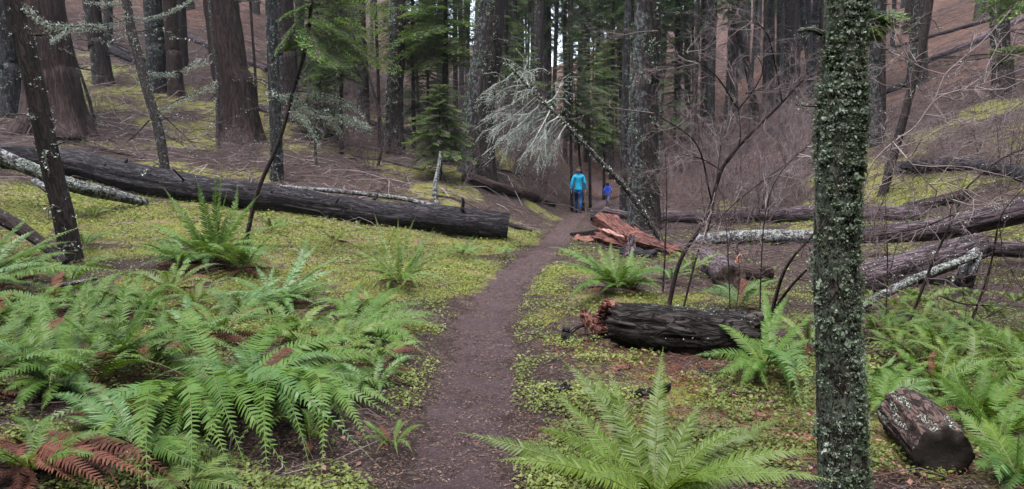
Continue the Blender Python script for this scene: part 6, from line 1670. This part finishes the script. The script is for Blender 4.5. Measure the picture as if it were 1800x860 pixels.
    jk = part("jacket", root, [(V, Fs)], cols['jacket'], True, world=False)
    if child:
        V, Fs = skinned([(-.07, -.075, 1.40), (0, -.115, 1.37), (.07, -.075, 1.40), (0, -.12, 1.30)], [(0, 1), (1, 2), (1, 3)], [.05, .066, .05, .04])
        part("hood", jk, [(V, Fs)], cols['jacket'], True, world=False)
        V, Fs = skinned([(0, .0, 1.565), (0, -.02, 1.60), (0, -.055, 1.545), (0, .03, 1.605)], [(0, 1), (0, 2), (1, 3)], [.128, .118, .10, .11])
        part("hair", root, [(V, Fs)], cols['hair'], True, world=False)
    else:
        V, Fs = skinned([(0, -.02, 1.57), (0, -.045, 1.50), (0, -.01, 1.605), (.02, -.05, 1.645), (.03, -.055, 1.668)], [(0, 1), (0, 2), (2, 3), (3, 4)], [.096, .07, .088, .034, .022])
        V = V + 0.006 * np.stack([fbm(V[:, 0] * 60, V[:, 1] * 60, V[:, 2] * 12, 2, 9)] * 3, 1)
        part("hair", root, [(V, Fs)], cols['hair'], True, world=False)
        V, Fs = skinned([(-.06, -.02, 1.425), (0, -.055, 1.43), (.06, -.02, 1.425)], [(0, 1), (1, 2)], [.035, .036, .035])
        part("collar", jk, [(V, Fs)], cols['jacket'], True, world=False)
    return root

skin_m = plain("skin", (0.50, 0.30, 0.22), 0.5, 0.3, 0.08, 20)
dark_m = plain("dark_eye", (0.02, 0.015, 0.012), 0.3, 0.4, 0.1)
hair_m = plain("dark_brown_hair", (0.060, 0.036, 0.026), 0.55, 0.35, 0.4, 60)
w = G(1016.5, 375)
person("woman in a turquoise jacket and blue jeans walking away along the trail", w, 1.66, -0.12,
       {'skin': skin_m, 'dark': dark_m, 'hair': hair_m, 'jacket': plain("turquoise_jacket", (0.010, 0.33, 0.55), 0.55, 0.35, 0.22, 9.0, 0.2), 'trousers': plain("blue_jeans", (0.014, 0.060, 0.185), 0.85, 0.2, 0.3, 8.0), 'boot': plain("walking_boot", (0.022, 0.016, 0.018), 0.7, 0.3, 0.3)})
w2 = G(1068, 360.5)
person("small child in a bright blue hooded jacket walking ahead of the woman", w2, 38.5 / F * w2[1], -0.35,
       {'skin': skin_m, 'dark': dark_m, 'hair': plain("black_hair", (0.012, 0.012, 0.018), 0.6, 0.3, 0.3, 60), 'jacket': plain("bright_blue_jacket", (0.008, 0.085, 0.75), 0.55, 0.35, 0.2, 9.0, 0.2), 'trousers': plain("grey_blue_trousers", (0.10, 0.115, 0.22), 0.85, 0.2, 0.25, 8.0), 'boot': plain("child_boot", (0.03, 0.03, 0.035), 0.7, 0.3, 0.3)}, True)
log("dry_stem", "thin pale bent stem standing by the trail at the woman's right leg", [(1031, 378), (1029, 366, w[1] - .5), (1026, 355, w[1] - .5), (1021, 349, w[1] - .5)], [0.012, 0.010, 0.008], M['rot_pale'], "dry stem", seed=90, seg=6)

# ------------------------------------------------------------------ damp air of the woods
m = bpy.data.materials.new("damp_air"); m.use_nodes = True
nt = m.node_tree; nt.nodes.clear()
out = nt.nodes.new('ShaderNodeOutputMaterial')
pv = nd(nt, 'ShaderNodeVolumePrincipled', {'Color': (0.80, 0.86, 0.92, 1), 'Density': HAZE, 'Anisotropy': 0.2})
nt.links.new(pv.outputs[0], out.inputs['Volume'])
x0, x1, y0, y1, z0, z1 = gx[0] - 2, gx[-1] + 2, gy[0] - 2, gy[-1] + 2, float(Z.min()) - 1, float(Z.max()) + 32
V = np.array([(x0, y0, z0), (x1, y0, z0), (x1, y1, z0), (x0, y1, z0), (x0, y0, z1), (x1, y0, z1), (x1, y1, z1), (x0, y1, z1)], float)
Fq = np.array([(0, 3, 2, 1), (4, 5, 6, 7), (0, 1, 5, 4), (1, 2, 6, 5), (2, 3, 7, 6), (3, 0, 4, 7)])
tag(link("haze", build_mesh("haze", [(V, Fq)], m, False)), "thin damp air between the trunks", "haze", kind="stuff")
